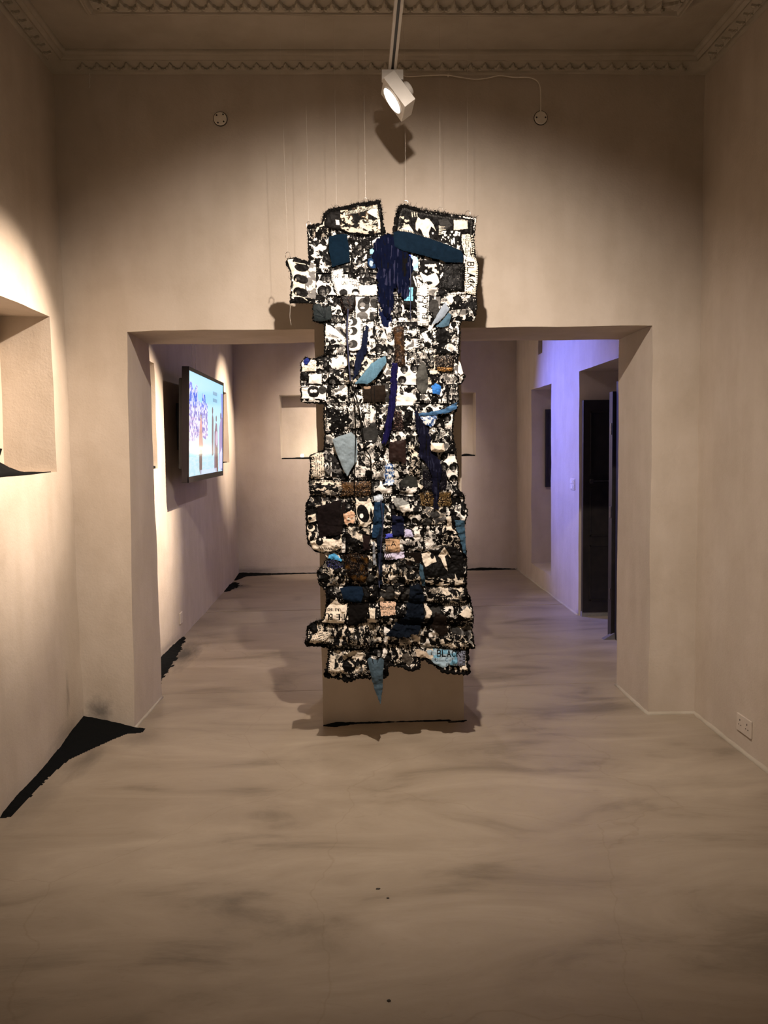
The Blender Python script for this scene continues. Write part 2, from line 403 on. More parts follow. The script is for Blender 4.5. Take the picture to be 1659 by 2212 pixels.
# carved teeth: a stepped pointed leaf in relief
def tooth_mesh(w, h, d, name):
    out = [(-.50, 0), (-.50, .16), (-.36, .20), (-.30, .38), (-.17, .44), (-.13, .66), (0, .95), (.13, .66), (.17, .44), (.30, .38), (.36, .20), (.50, .16), (.50, 0)]
    inn = [(x*.62, .06 + y*.66) for x, y in out]
    bm = bmesh.new()
    A = [bm.verts.new((x*w, y*h, 0)) for x, y in out]; B = [bm.verts.new((x*w*.9, .04*h+y*h*.92, d*.75)) for x, y in out]
    C_ = [bm.verts.new((x*w, y*h, d)) for x, y in inn]
    for P_, Q in ((A, B), (B, C_)):
        for i in range(len(P_)-1): bm.faces.new((P_[i], P_[i+1], Q[i+1], Q[i]))
    bm.faces.new(C_)
    me = bpy.data.meshes.new(name); bm.to_mesh(me); bm.free(); me.materials.append(M_CORN)
    return me
TW = .0745
tm = tooth_mesh(TW, .042, .015, 'cornice_tooth')
tm2 = tooth_mesh(.080, .085, .020, 'cornice_tooth_large')
def put_tooth(me, parent, pos, ax, up):
    ax, up = Vector(ax).normalized(), Vector(up).normalized(); nn = ax.cross(up)
    if nn.z > 0: ax = -ax; nn = ax.cross(up)
    o = bpy.data.objects.new('carved_tooth', me); COL.objects.link(o); o.parent = parent
    mm = Matrix((ax, up, nn)).transposed().to_4x4(); mm.translation = pos; o.matrix_world = mm
    o.matrix_basis = mm
sl = math.atan2(.029, .044)
ups = math.cos(sl), math.sin(sl)
cnt = 0
n = int((XR-XL-.30)/TW)
for i in range(n+1):
    put_tooth(tm, corn, (XL+.15+TW*i+.02, YB-.020, 3.5235), (1, 0, 0), (0, -ups[0], ups[1]))
for sx, x0 in ((1, XL), (-1, XR)):
    for i in range(58):
        y = YB-.17-TW*i
        put_tooth(tm, corn, (x0+sx*.020, y, 3.5235), (0, 1, 0), (sx*ups[0], 0, ups[1]))
for i in range(int((CX1-CX0-.12)/.080)):
    put_tooth(tm2, corn2, (CX0+.10+.080*i, CY1-.046, 3.579), (1, 0, 0), (0, -1, 0))
for sx, x0 in ((1, CX0), (-1, CX1)):
    for i in range(22):
        put_tooth(tm2, corn2, (x0+sx*.046, CY1-.10-.080*i, 3.579), (0, 1, 0), (sx, 0, 0))

# ------------------------------------------------------------------ track lights
def track(x, y0, y1, z, label, zc):
    t = thing('ceiling_track', label, 'light track', (x, y0, z))
    bm = bmesh.new(); L = y1-y0
    for a, b in ((-.018, -.006), (.006, .018)): box(bm, (a, 0, -.012), (b, L, .012), .001)
    obj('rail', bm, M_WHITE, t)
    bm = bmesh.new(); box(bm, (-.0058, .001, -.006), (.0058, L-.001, .011)); obj('slot', bm, M_DARK, t)
    bm = bmesh.new(); box(bm, (-.019, L-.0, -.013), (.019, L+.006, .013), .002); obj('end_cap', bm, M_WHITE, t)
    for k in range(4):
        yy = .35 + k*(L-.7)/3
        bm = bmesh.new(); tube(bm, [(0, yy, .011), (0, yy, zc-z)], .003, 6); obj('suspension_rod', bm, M_WHITE, t)
track(.20, -2.3, 3.86, 3.27, 'white ceiling track running toward the far wall over the hanging', ZC)
track(.30, 5.2, 9.0, 3.235, 'long white ceiling track down the middle of the rear room', ZC)
track(-1.0, 8.3, 9.1, 3.335, 'short added ceiling track, out of view, carrying the blue spotlight', ZC)  # track added only to carry the added blue lamp
def spotlight(pos, to, watts, cone, blend, col, label, cat='spotlight', grp=None):
    t = thing('track_spotlight', label, cat, pos, grp)
    bm = bmesh.new(); box(bm, (-.049, -.018, -.022), (.049, .018, .022), .002); obj('adapter', bm, M_WHITE, t)
    bm = bmesh.new(); lathe(bm, [(0, -.021), (.028, -.021), (.028, -.045), (.026, -.048), (0, -.048)], 24); obj('swivel', bm, M_WHITE, t, smooth=math.radians(40))
    hp = Vector(pos) + Vector((-.002, 0, -.108)); q = look(hp, to); n = (Vector(to)-hp).normalized()
    hl = Vector((-.002, 0, -.108))
    ex = Vector((0, 1, 0)); ex = (ex - n*ex.dot(n)).normalized(); ey = n.cross(ex)
    R_ = Matrix((ex, ey, n)).transposed().to_4x4(); R_.translation = hl - n*.0
    bm = bmesh.new(); s = .079
    box(bm, (-s, -s, -.062), (s, s, -.002), .002, R_); 
    # front rim
    obj('housing', bm, M_WHITE, t)
    bm = bmesh.new(); lathe(bm, [(.066, -.006), (.066, .0015), (.064, .003), (.061, .003), (.060, -.003), (.058, -.006)], 40, R_); obj('front_ring', bm, M_WHITE, t, smooth=math.radians(50))
    bm = bmesh.new(); lathe(bm, [(0, .0015), (.0602, .0015), (.0602, -.005), (0, -.005)], 40, R_); obj('lens', bm, M_LENS_B if col == BLUE else M_LENS, t)
    bm = bmesh.new(); lathe(bm, [(.0, -.100), (.030, -.100), (.034, -.093), (.034, -.060), (0, -.060)], 28, R_); obj('heat_sink', bm, M_WHITE, t, smooth=math.radians(40))
    bm = bmesh.new(); b2 = hl - n*.068
    tube(bm, [Vector((.012, 0, -.046)), Vector((.03, 0, -.075)), b2 + Vector((.02, 0, 0))*0 + ex*.0 - n*.01], .009, 8); obj('arm', bm, M_WHITE, t, smooth=9)
    ld = bpy.data.lights.new('spot', 'SPOT'); ld.energy = watts; ld.spot_size = math.radians(cone); ld.spot_blend = blend; ld.color = col
    ld.shadow_soft_size = .022
    lo = bpy.data.objects.new('spot', ld); COL.objects.link(lo); lo.parent = t
    lo.location = hl + n*.03; lo.rotation_mode = 'QUATERNION'; lo.rotation_quaternion = q
LBL = ['white square track spotlight with glowing round lens at the end of the track', 'white track spotlight aimed at the patchwork hanging',
       'white track spotlight lighting the left niche from the front', 'added unseen track spotlight brightening the near floor and walls',
       'white spotlight over the nearer left niche of the rear room', 'white spotlight over the farther left niche of the rear room',
       'white spotlight aimed at the wide end niche of the rear room', 'added unseen blue spotlight near the left wall aimed at the right wall of the rear room', 'added unseen fill floodlight at the middle of the rear track']
for s, l in zip(SPOTS, LBL):
    spotlight(*s, l)

# supply cable from the track along the wall to the round box
def px(u, v, depth):
    """point of the photograph's measuring frame at world depth y"""
    d = RT*((u-829.5)/FPX) - UP*((v-1106)/FPX) + FW
    return Vector((0, 0, 1.55)) + d*(depth/d.y)
cab = [(.215, 3.87, 3.275), (.24, 4.1, 3.40), (.27, 4.34, 3.488)] + [tuple(px(u, v, 4.372)) for u, v in ((880, 165), (925, 163), (965, 162), (990, 166), (1025, 171), (1050, 169), (1080, 163), (1110, 167), (1140, 167), (1158, 173), (1166, 185), (1168, 205), (1168, 241))]
def smooth_path(P, n=6):
    P = [Vector(p) for p in P]; out = []
    for i in range(len(P)-1):
        a, b, c, d = P[max(i-1, 0)], P[i], P[i+1], P[min(i+2, len(P)-1)]
        for k in range(n):
            t = k/n; out.append(.5*((2*b) + (c-a)*t + (2*a-5*b+4*c-d)*t*t + (-a+3*b-3*c+d)*t**3))
    out.append(P[-1]); return out
bm = bmesh.new(); tube(bm, smooth_path(cab), .0032, 8)
tag(obj('supply_cable', bm, M_CABLE, smooth=9), 'thin white cable running along the cornice down to the right junction box', 'cable')
bm = bmesh.new(); c = px(968, 162, 4.376); box(bm, c-Vector((.003, .006, .009)), c+Vector((.003, .008, .006)), .001)
tag(obj('cable_clip', bm, M_CABLE), 'tiny clip holding the white cable against the cornice', 'clip')
def junction(u, v, label, holes):
    c = px(u, v, YB); c.y = warp(Vector((c.x, YB, c.z))).y - .001
    t = thing('junction_box', label, 'junction box', c)
    Rm = Matrix.Rotation(math.pi/2, 4, 'X')
    bm = bmesh.new(); lathe(bm, [(0, .0), (.034, .0), (.034, .006), (.031, .009), (0, .0095)], 32, Rm); obj('cover', bm, M_CABLE, t, smooth=math.radians(40))
    bm = bmesh.new(); lathe(bm, [(.0345, -.003), (.0375, -.003), (.0375, .003), (.0345, .003)], 32, Rm); obj('rim', bm, M_DARK, t)
    for hx, hz in holes:
        bm = bmesh.new(); lathe(bm, [(0, .008), (.0045, .008), (.0045, .0105), (0, .0105)], 12, Rm); h = obj('screw_hole', bm, M_DARK, t); h.location = (hx, 0, hz)
junction(1168, 255, 'round cream junction box at the end of the white cable', [(-.024, 0), (.024, 0)])
junction(476, 257, 'round cream junction box on the bare left half of the wall', [(-.018, .016), (.018, -.016), (-.012, -.022), (.016, .02)])
# thread left dangling from the cornice
bm = bmesh.new(); p0 = px(193, 158, 4.36)
tube(bm, [p0, p0+Vector((.003, 0, -.02)), p0+Vector((-.003, 0, -.045)), p0+Vector((.001, 0, -.06)), p0+Vector((-.005, 0, -.075))], .0013, 5)
tag(obj('loose_thread', bm, M_WHITE), 'short pale thread dangling from the cornice near the left corner', 'thread')

# ------------------------------------------------------------------ door, window, sockets of the rear room
def door_leaf(name_label, x0, x1, y0, y1, z0, z1, face):
    t = thing('door_leaf', name_label, 'door', (x0, y0, z0))
    bm = bmesh.new(); box(bm, (0, 0, 0), (x1-x0, y1-y0, z1-z0), .003); obj('leaf', bm, M_DOOR, t)
    return t
d1 = door_leaf('dark wooden door leaf folded back against the far side of the doorway, with iron bolt', 2.0, 2.50, 6.98, 7.03, .045, 1.925, 0)
for a, b in ((.10, .60), (.68, 1.12), (1.22, 1.78)):
    bm = bmesh.new(); 
    for (x0, x1, z0, z1) in ((.06, .44, a, a+.012), (.06, .44, b-.012, b), (.06, .072, a, b), (.428, .44, a, b)): box(bm, (x0, -.008, z0), (x1, 0, z1), .001)
    obj('panel_moulding', bm, M_DOOR, d1)
bm = bmesh.new(); tube(bm, [(.05, -.02, 1.17), (.46, -.02, 1.17)], .006, 8); bo = obj('bolt', bm, M_DMET, d1)
for xx in (.07, .25, .40):
    bm = bmesh.new(); box(bm, (xx-.014, -.028, 1.15), (xx+.014, 0, 1.19), .003); obj('staple', bm, M_DMET, d1)
d2 = door_leaf('dark wooden door leaf seen edge-on at the near side of the doorway', 1.995, 2.46, 6.17, 6.25, .012, 1.945, 1)
bm = bmesh.new(); box(bm, (2.02, 6.05, 0), (2.10, 6.16, 2.02), .003)
tag(obj('door_post', bm, M_DOOR), 'dark wooden door post standing behind the edge-on door leaf', 'door post')
for zz in (.3, .95, 1.6):
    bm = bmesh.new(); box(bm, (-.006, .008, zz), (0, .042, zz+.09), .002); obj('edge_plate', bm, M_DMET, d2)
bm = bmesh.new(); box(bm, (2.0, 7.0, 0), (2.6, 7.05, .045)); 
tag(obj('door_sill', bm, plain('grey_sill', (.20, .19, .18), .8)), 'grey stone sill under the folded-back door leaf', 'sill')
bm = bmesh.new()
vs = [bm.verts.new(p) for p in ((1.93, 6.14, 0), (2.02, 6.14, 0), (2.02, 6.20, 0), (1.93, 6.20, 0), (2.02, 6.15, .05), (2.02, 6.19, .05))]
for f in ((0, 1, 2, 3), (0, 4, 1), (3, 2, 5), (0, 3, 5, 4), (1, 4, 5, 2)): bm.faces.new([vs[i] for i in f])
tag(obj('door_wedge', bm, plain('grey_wedge', (.12, .11, .11), .7)), 'small grey wedge on the floor before the edge-on door leaf', 'doorstop')
sh = thing('window_shutter', 'dark shutter panel folded inside the tall right-hand window recess', 'shutter', (2.13, 8.925, 1.063))
bm = bmesh.new(); box(bm, (0, 0, 0), (.28, .035, .87), .003); obj('panel', bm, M_DOOR, sh)
bm = bmesh.new()
for a in (.06, .46): 
    for (x0, x1, z0, z1) in ((.03, .25, a, a+.01), (.03, .25, a+.34, a+.35), (.03, .04, a, a+.35), (.24, .25, a, a+.35)): box(bm, (x0, -.006, z0), (x1, 0, z1))
obj('panel_moulding', bm, M_DOOR, sh)
def plate(label, cx, cy, cz, sgn, w, h, kind, name='wall_socket'):
    t = thing(name, label, kind, (cx, cy, cz))
    a, b = sorted((0, sgn*.009))
    bm = bmesh.new(); box(bm, (a, -w/2, -h/2), (b, w/2, h/2), .002); obj('faceplate', bm, M_PLATE, t)
    return t
wx = warp(Vector((XR, 3.80, .14))).x
t = plate('cream double wall socket low on the right wall near the corner', wx+.001, 3.80, .142, -1, .146, .086, 'socket')
for s in (-.036, .036):
    for dy, dz, hh in ((0, .016, .009), (-.011, -.008, .004), (.011, -.008, .004)):
        bm = bmesh.new(); box(bm, (-.0105, s+dy-.003, dz-hh/2), (-.0085, s+dy+.003, dz+hh/2)); obj('pin_slot', bm, M_DARK, t)
plate('pale wall socket low on the left wall below the television', warp(Vector((XL2, 6.51, .174))).x-.001, 6.51, .174, 1, .09, .09, 'socket')
t = plate('pale switch panel of two rows on the blue-lit wall beside the doorway', warp(Vector((XR2, 7.25, 1.18))).x+.002, 7.25, 1.178, -1, .15, .105, 'switch', 'light_switch')
for r_ in range(2):
    for c_ in range(3):
        bm = bmesh.new(); box(bm, (-.013, -.06+c_*.043, -.042+r_*.046), (-.008, -.06+c_*.043+.034, -.042+r_*.046+.036), .001); obj('rocker', bm, M_WHITE, t)

# ------------------------------------------------------------------ black sand drifts (height fields)
def sand(name, x0, x1, y0, y1, f, z, label, res=.008, grp=None):
    nx, ny = int((x1-x0)/res)+1, int((y1-y0)/res)+1
    bm = bmesh.new(); V = {}
    H = {}
    for i in range(nx):
        for j in range(ny):
            x, y = x0+i*res, y0+j*res
            H[i, j] = f(x, y) + noise.noise(Vector((x*28, y*28, z)))*.0035 + noise.noise(Vector((x*90, y*90, z)))*.0016
    for i in range(nx-1):
        for j in range(ny-1):
            q = [(i, j), (i+1, j), (i+1, j+1), (i, j+1)]
            if max(H[k] for k in q) <= .0: continue
            for k in q:
                if k not in V: V[k] = bm.verts.new((x0+k[0]*res, y0+k[1]*res, z + max(.0008, H[k])))
            bm.faces.new([V[k] for k in q])
    r = bmesh.ops.extrude_face_region(bm, geom=bm.faces[:])
    vs = [g for g in r['geom'] if isinstance(g, bmesh.types.BMVert)]
    top = set(vs)
    for v in bm.verts:
        if v not in top: v.co.z = z - .002
    bmesh.ops.recalc_face_normals(bm, faces=bm.faces)
    o = obj(name, bm, M_SAND, smooth=9); tag(o, label, 'sand pile', grp); return o
def seg_h(x, y, pts):
    """ridge along a polyline: pts (x, y, halfwidth, height)"""
    best = -1
    for (ax, ay, aw, ah), (bx, by, bw, bh) in zip(pts, pts[1:]):
        dx, dy = bx-ax, by-ay; t = max(0, min(1, ((x-ax)*dx+(y-ay)*dy)/(dx*dx+dy*dy)))
        w, h = aw+(bw-aw)*t, ah+(bh-ah)*t
        d = math.hypot(x-ax-dx*t, y-ay-dy*t)
        best = max(best, h*(1-d/w))
    return best
def corner_sand(x, y):
    a, b = x-XL, YB-y
    # heap in the corner, straight toe between (.30,0) and (0,.62)
    t = 1 - (a/.315 + b/.60 + .52*max(0, a*b)**.5)
    h = .085*max(0, t)**.85 if t > 0 else -.01
    h2 = seg_h(x, y, [(XL-.005, 4.0, .075, .045), (XL-.012, 3.80, .058, .030), (XL-.008, 3.60, .048, .024), (XL+.0, 3.45, .040, .018), (XL+.006, 3.37, .034, .010)])
    h3 = seg_h(x, y, [(XL+.05, 4.33, .06, .012), (OL-.0, YB-.012, .045, .009)])
    return max(h, h2, h3)
sand('black_sand_drift', XL-.004, OL+.04, 3.32, YB+.004, corner_sand, 0, 'large heap of black sand in the left corner with a tail along the wall')
rs = random.Random(3)
sand('black_sand_drift', XL2-.004, XL2+.26, 5.25, 6.60, lambda x, y: seg_h(x, y, [(XL2, 5.25, .12, .03), (XL2-.01, 5.9, .10, .034), (XL2-.02, 6.52, .05, .012)]) + noise.noise(Vector((x*40, y*14, 2)))*.006, 0, 'smudged black sand along the left wall just through the opening')
sand('black_sand_drift', XL2-.004, XL2+.40, 8.60, YF+.004, lambda x, y: max(seg_h(x, y, [(XL2, 8.70, .05, .006), (XL2, 9.0, .11, .014), (XL2+.02, 9.18, .05, .004)]), seg_h(x, y, [(XL2, 9.42, .03, .006), (XL2+.01, YF, .13, .03), (XL2+.4, YF, .07, .014)])) + noise.noise(Vector((x*30, y*22, 5)))*.004, 0, 'black sand gathered in the far left corner of the rear room')
sand('black_sand_drift', XL2+.40, XR2-.004, YF-.12, YF+.004, lambda x, y: seg_h(x, y, [(XL2+.38, YF, .06, .014), (-.6, YF, .022, .010), (.8, YF, .030, .012), (1.3, YF, .024, .014), (1.55, YF, .05, .03), (1.95, YF, .02, .008)]), 0, 'thin line of black sand at the foot of the end wall', res=.007)
sand('black_sand_drift', PL+.0, PR+.02, YB-.075, YB+.004, lambda x, y: max(seg_h(x, y, [(PL, YB-.035, .008, .004), (PL+.07, YB-.02, .032, .014), (PL+.2, YB-.005, .012, .006), (.25, YB, .008, .004), (.5, YB-.002, .010, .006)]), seg_h(x, y, [(.5, YB-.03, .006, .003), (.57, YB-.022, .014, .005), (PR+.012, YB-.012, .008, .004)])), 0, 'thin black sand line along the foot of the pillar', res=.004)
NZ = NL[2]
sand('niche_sand', XL-.25, XL-.003, 3.20, 4.18, lambda x, y: .012 + .075*math.exp(-((y-3.55)/.22)**2) * sstep(XL-.0, XL-.09, x) + .008*math.sin(y*9) if y < 4.13 else -.01, NZ, 'black sand bed in the front left niche', res=.012)
bm = bmesh.new(); lathe(bm, [(0, 0), (.05, .0), (.075, .02), (.085, .05), (.078, .052), (.066, .028), (0, .02)], 28)
o = obj('bowl', bm, M_SAND, smooth=math.radians(50)); o.location = (XL-.12, 3.62, NZ+.075); tag(o, 'black bowl half-buried in sand in the front left niche', 'bowl')
sand('niche_sand', XL2-.25, XL2-.003, 5.02, 5.94, lambda x, y: .012 + .01*math.sin(y*11), N1[2], 'thin black sand bed in the nearer left niche of the rear room', res=.014)
sand('niche_sand', XL2-.25, XL2-.003, 8.35, 9.26, lambda x, y: .012 + .085*math.exp(-((y-8.75)/.2)**2)*sstep(XL2, XL2-.08, x) if y < 9.22 else -.01, N2[2], 'black sand mound in the niche partly behind the television', res=.014)
sand('niche_sand', NF[0]+.01, NF[1]-.012, YF+.004, YF+.25, lambda x, y: .014 + .085*math.exp(-((x-.1)/.42)**2)*sstep(YF, YF+.09, y) + .016*math.exp(-((x-1.38)/.05)**2), NF[2], 'long bed of black sand in the lit end niche', res=.014)
gl = thing('small_lamp', 'tiny glowing lamp sitting in the black sand of the end niche', 'lamp', (-.655, YF+.07, NF[2]+.008))
bm = bmesh.new(); lathe(bm, [(0, 0), (.022, 0), (.024, .012), (.018, .016), (0, .016)], 20); obj('base', bm, M_DARK, gl, smooth=math.radians(40))
bm = bmesh.new(); bmesh.ops.create_uvsphere(bm, u_segments=20, v_segments=12, radius=.021); bmesh.ops.translate(bm, verts=bm.verts, vec=(0, 0, .032)); obj('bulb', bm, M_BULB, gl, smooth=9)
pl = bpy.data.lights.new('bulb_light', 'POINT'); pl.energy = 1.0; pl.color = (1, .86, .62); pl.shadow_soft_size = .02
po = bpy.data.objects.new('bulb_light', pl); COL.objects.link(po); po.parent = gl; po.location = (.05, -.02, .09)
gl2 = thing('small_lamp', 'second niche lamp hidden behind the hanging, by the left end of the end niche', 'lamp', (-.30, YF+.10, NF[2]+.05))
bm = bmesh.new(); lathe(bm, [(0, 0), (.022, 0), (.024, .012), (.018, .016), (0, .016)], 20); obj('base', bm, M_DARK, gl2, smooth=math.radians(40))
bm = bmesh.new(); bmesh.ops.create_uvsphere(bm, u_segments=20, v_segments=12, radius=.021); bmesh.ops.translate(bm, verts=bm.verts, vec=(0, 0, .032)); obj('bulb', bm, M_BULB, gl2, smooth=9)
pl = bpy.data.lights.new('bulb_light', 'POINT'); pl.energy = 3.0; pl.color = (1, .86, .62); pl.shadow_soft_size = .03
po = bpy.data.objects.new('bulb_light', pl); COL.objects.link(po); po.parent = gl2; po.location = (0, -.02, .12)
# crumbs on the floor
for (x, y, sx, sy, l) in ((.051, 2.69, .008, .004, 'small dark crumb on the floor, the larger of the pair'), (.083, 2.63, .005, .003, 'tiny dark crumb on the floor, the smaller of the pair'), (.065, 2.12, .006, .005, 'reddish brown speck on the floor nearest the viewer')):
    bm = bmesh.new(); bmesh.ops.create_icosphere(bm, subdivisions=2, radius=1)
    for v in bm.verts: v.co *= 1 + .3*noise.noise(v.co*2+Vector((x*99, 0, 0)))
    for v in bm.verts: v.co = Vector((v.co.x*sx, v.co.y*sy, v.co.z*.002 + .0015))
    o = obj('crumb', bm, M_DEBR, smooth=9); o.location = (x, y, 0); tag(o, l, 'debris')

# ------------------------------------------------------------------ numpy painting helpers
def vnoise(u, v, seed):
    rg = np.random.RandomState(seed % 100000); G = rg.rand(64, 64)
    iu, iv = np.floor(u).astype(int), np.floor(v).astype(int); fu, fv = u-iu, v-iv
    fu, fv = fu*fu*(3-2*fu), fv*fv*(3-2*fv)
    g = lambda a, b: G[a % 64, b % 64]
    return (g(iu, iv)*(1-fu)+g(iu+1, iv)*fu)*(1-fv) + (g(iu, iv+1)*(1-fu)+g(iu+1, iv+1)*fu)*fv
def fbm(u, v, seed, o=3):
    s = 0; a = 1; t = 0
    for k in range(o): s = s + a*vnoise(u*2**k, v*2**k, seed+31*k); t += a; a *= .5
    return s/t
def inpoly(u, v, poly):
    c = np.zeros(u.shape, bool); n = len(poly)
    for i in range(n):
        (x1, y1), (x2, y2) = poly[i], poly[(i+1) % n]
        if y1 == y2: continue
        c ^= ((y1 > v) != (y2 > v)) & (u < (x2-x1)*(v-y1)/(y2-y1)+x1)
    return c
def segdist(u, v, a, b):
    dx, dy = b[0]-a[0], b[1]-a[1]; L = dx*dx+dy*dy+1e-9
    t = np.clip(((u-a[0])*dx+(v-a[1])*dy)/L, 0, 1)
    return np.hypot(u-a[0]-dx*t, v-a[1]-dy*t), t*math.sqrt(L)
def polydist(u, v, poly):
    d = np.full(u.shape, 1e9); s = np.zeros(u.shape); acc = 0
    for i in range(len(poly)):
        a, b = poly[i], poly[(i+1) % len(poly)]
        dd, t = segdist(u, v, a, b); k = dd < d; d = np.where(k, dd, d); s = np.where(k, t+acc, s); acc += math.hypot(b[0]-a[0], b[1]-a[1])
    return d, s
FONT = {'T': [((0, 0), (1, 0)), ((.5, 0), (.5, 1))], 'H': [((0, 0), (0, 1)), ((1, 0), (1, 1)), ((0, .5), (1, .5))],
        'E': [((0, 0), (0, 1)), ((0, 0), (1, 0)), ((0, .5), (.8, .5)), ((0, 1), (1, 1))],
        'B': [((0, 0), (0, 1)), ((0, 0), (.75, .05)), ((.75, .05), (.85, .25)), ((.85, .25), (.7, .45)), ((0, .48), (.7, .48)), ((.7, .48), (1, .7)), ((1, .7), (.8, .97)), ((0, 1), (.8, .97))],
        'L': [((0, 0), (0, 1)), ((0, 1), (.9, 1))], 'A': [((0, 1), (.5, 0)), ((.5, 0), (1, 1)), ((.22, .65), (.78, .65))],
        'C': [((1, .15), (.6, 0)), ((.6, 0), (.15, .2)), ((.15, .2), (0, .5)), ((0, .5), (.15, .8)), ((.15, .8), (.6, 1)), ((.6, 1), (1, .85))],
        'K': [((0, 0), (0, 1)), ((0, .55), (.9, 0)), ((.3, .4), (1, 1))], 'U': [((0, 0), (0, .75)), ((0, .75), (.4, 1)), ((.4, 1), (.8, .9)), ((.8, .9), (1, .7)), ((1, .7), (1, 0))],
        'N': [((0, 1), (0, 0)), ((0, 0), (1, 1)), ((1, 1), (1, 0))], 'I': [((.5, 0), (.5, 1))],
        'D': [((0, 0), (0, 1)), ((0, 0), (.7, .1)), ((.7, .1), (1, .5)), ((1, .5), (.7, .9)), ((.7, .9), (0, 1))], ' ': [],
        'R': [((0, 0), (0, 1)), ((0, 0), (.8, .05)), ((.8, .05), (.9, .25)), ((.9, .25), (.7, .5)), ((.7, .5), (0, .5)), ((.4, .5), (1, 1))],
        'F': [((0, 0), (0, 1)), ((0, 0), (1, 0)), ((0, .5), (.8, .5))], 'O': [((.5, 0), (1, .3)), ((1, .3), (1, .7)), ((1, .7), (.5, 1)), ((.5, 1), (0, .7)), ((0, .7), (0, .3)), ((0, .3), (.5, 0))]}
class Pic:
    """colour arrays over pattern coordinates (u right, v down)"""
    def __init__(s, u, v, col): s.u, s.v = u, v; s.c = np.empty(u.shape+(3,)); s.c[:] = col
    def put(s, mask, col): s.c[mask] = col
    def ell(s, cx, cy, rx, ry, col, rot=0):
        c_, s_ = math.cos(rot), math.sin(rot); du, dv = s.u-cx, s.v-cy
        s.put(((du*c_+dv*s_)/rx)**2+((-du*s_+dv*c_)/ry)**2 < 1, col)
    def line(s, a, b, w, col): s.put(segdist(s.u, s.v, a, b)[0] < w/2, col)
    def poly(s, p, col): s.put(inpoly(s.u, s.v, p), col)
    def text(s, txt, x, y, h, w, rot, col, th=1.2, gap=1.35, bold=0):
        c_, s_ = math.cos(rot), math.sin(rot); k = 0
        for ch in txt:
            for a, b in FONT[ch]:
                f = lambda p: (x + (k*w*gap+p[0]*w)*c_ - p[1]*h*s_, y + (k*w*gap+p[0]*w)*s_ + p[1]*h*c_)
                s.line(f(a), f(b), th, col)
            k += 1
BK = np.array((.0045, .0042, .004)); WH = np.array((.86, .82, .75)); CR = np.array((.74, .66, .54)); GY = np.array((.032, .031, .029)); LG = np.array((.13, .125, .118))
def head(P_, x, y, r, rg, beard=False):
    P_.ell(x, y-r*.25, r*1.15, r*1.1, BK)
    P_.ell(x+rg.uniform(-.1, .1)*r, y+r*.25, r*.66, r*.85, GY)
    P_.ell(x+r*.22, y+r*.22, r*.34, r*.6, LG)
    P_.line((x-r*.45, y+.08*r), (x-.1*r, y+.08*r), max(.9, r*.16), BK); P_.line((x+r*.15, y+.08*r), (x+.5*r, y+.08*r), max(.9, r*.16), BK)
    P_.line((x-r*.2, y+.72*r), (x+.3*r, y+.70*r), max(.8, r*.13), WH if r > 6 else BK)
    if beard: P_.ell(x, y+r*.95, r*.5, r*.25, BK)
def sty_blob(P_, seed, su, sv, t, grey=.35, cream=0):
    wu = P_.u + 7*(fbm(P_.u/9, P_.v/9, seed+5)-.5)*2; wv = P_.v + 7*(fbm(P_.u/9, P_.v/9, seed+9)-.5)*2
    n = fbm(wu/su, wv/sv, seed, 3); g = fbm(P_.u/11, P_.v/11, seed+77, 2)
    w = CR if cream else WH
    P_.put(n > t, w); P_.put((n > t+.035) & (g < grey), LG); P_.put((n <= t) & (n > t-.05) & (g > .5), GY)
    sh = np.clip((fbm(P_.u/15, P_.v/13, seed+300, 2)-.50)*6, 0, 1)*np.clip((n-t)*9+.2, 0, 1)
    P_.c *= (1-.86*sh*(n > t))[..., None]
    d = fbm(P_.u/3.2, P_.v/3.6, seed+200, 2)
    P_.put((n > t) & (d < .21), BK); P_.put((n < t-.03) & (d > .80), w*.8)
def stitches(P_, d, s_, step=3.6, ln=5, col=BK, on=.5):
    P_.put((d < ln) & (np.mod(s_, step) < step*on), col)
def ser(n): return np.random.RandomState(n % 99991)

# ------------------------------------------------------------------ the patchwork hanging
TY = 4.02
OUT = [(665,492),(684,490),(698,486),(702,466),(712,456),(740,452),(775,443),(818,438),(821,455),(824,480),(829,510),(848,512),(853,492),(857,468),(862,450),(872,446),(905,456),(952,463),(985,468),(1027,474),(1024,498),(1022,520),(1025,560),(1031,570),(1030,610),(1026,640),(1028,668),(1023,694),(996,692),(992,705),(990,760),(987,782),(996,800),(1003,815),(996,828),(989,830),(990,870),(984,888),(978,900),(976,940),(982,965),(984,985),(988,1010),(987,1055),(1000,1068),(1002,1085),(1008,1105),(1001,1135),(1003,1180),(1006,1205),(1005,1250),(1006,1275),(1014,1290),(1020,1330),(1018,1360),(1022,1395),(1009,1398),(1008,1430),(1012,1450),(980,1450),(955,1444),(935,1430),(918,1420),(905,1421),(903,1436),(888,1440),(862,1434),(840,1432),(834,1436),(834,1458),(815,1462),(780,1460),(748,1466),(720,1458),(703,1456),(710,1430),(712,1400),(705,1393),(684,1391),(664,1394),(662,1385),(664,1352),(682,1342),(700,1336),(706,1310),(706,1275),(690,1258),(686,1232),(700,1218),(706,1205),(702,1194),(682,1190),(668,1175),(663,1150),(662,1090),(672,1068),(668,1040),(672,1010),(670,985),(690,976),(701,972),(703,940),(700,905),(702,872),(675,870),(652,868),(650,820),(652,785),(660,772),(675,778),(690,772),(702,768),(703,740),(701,700),(690,698),(677,694),(678,655),(650,655),(628,654),(631,610),(627,585),(618,570),(622,561),(640,558),(655,564),(668,568),(667,530)]
FOLD = {}
rowsv = [438, 512, 592, 640, 696, 768, 830, 872, 928, 980, 1036, 1070, 1132, 1194, 1262, 1300, 1345, 1398, 1470]
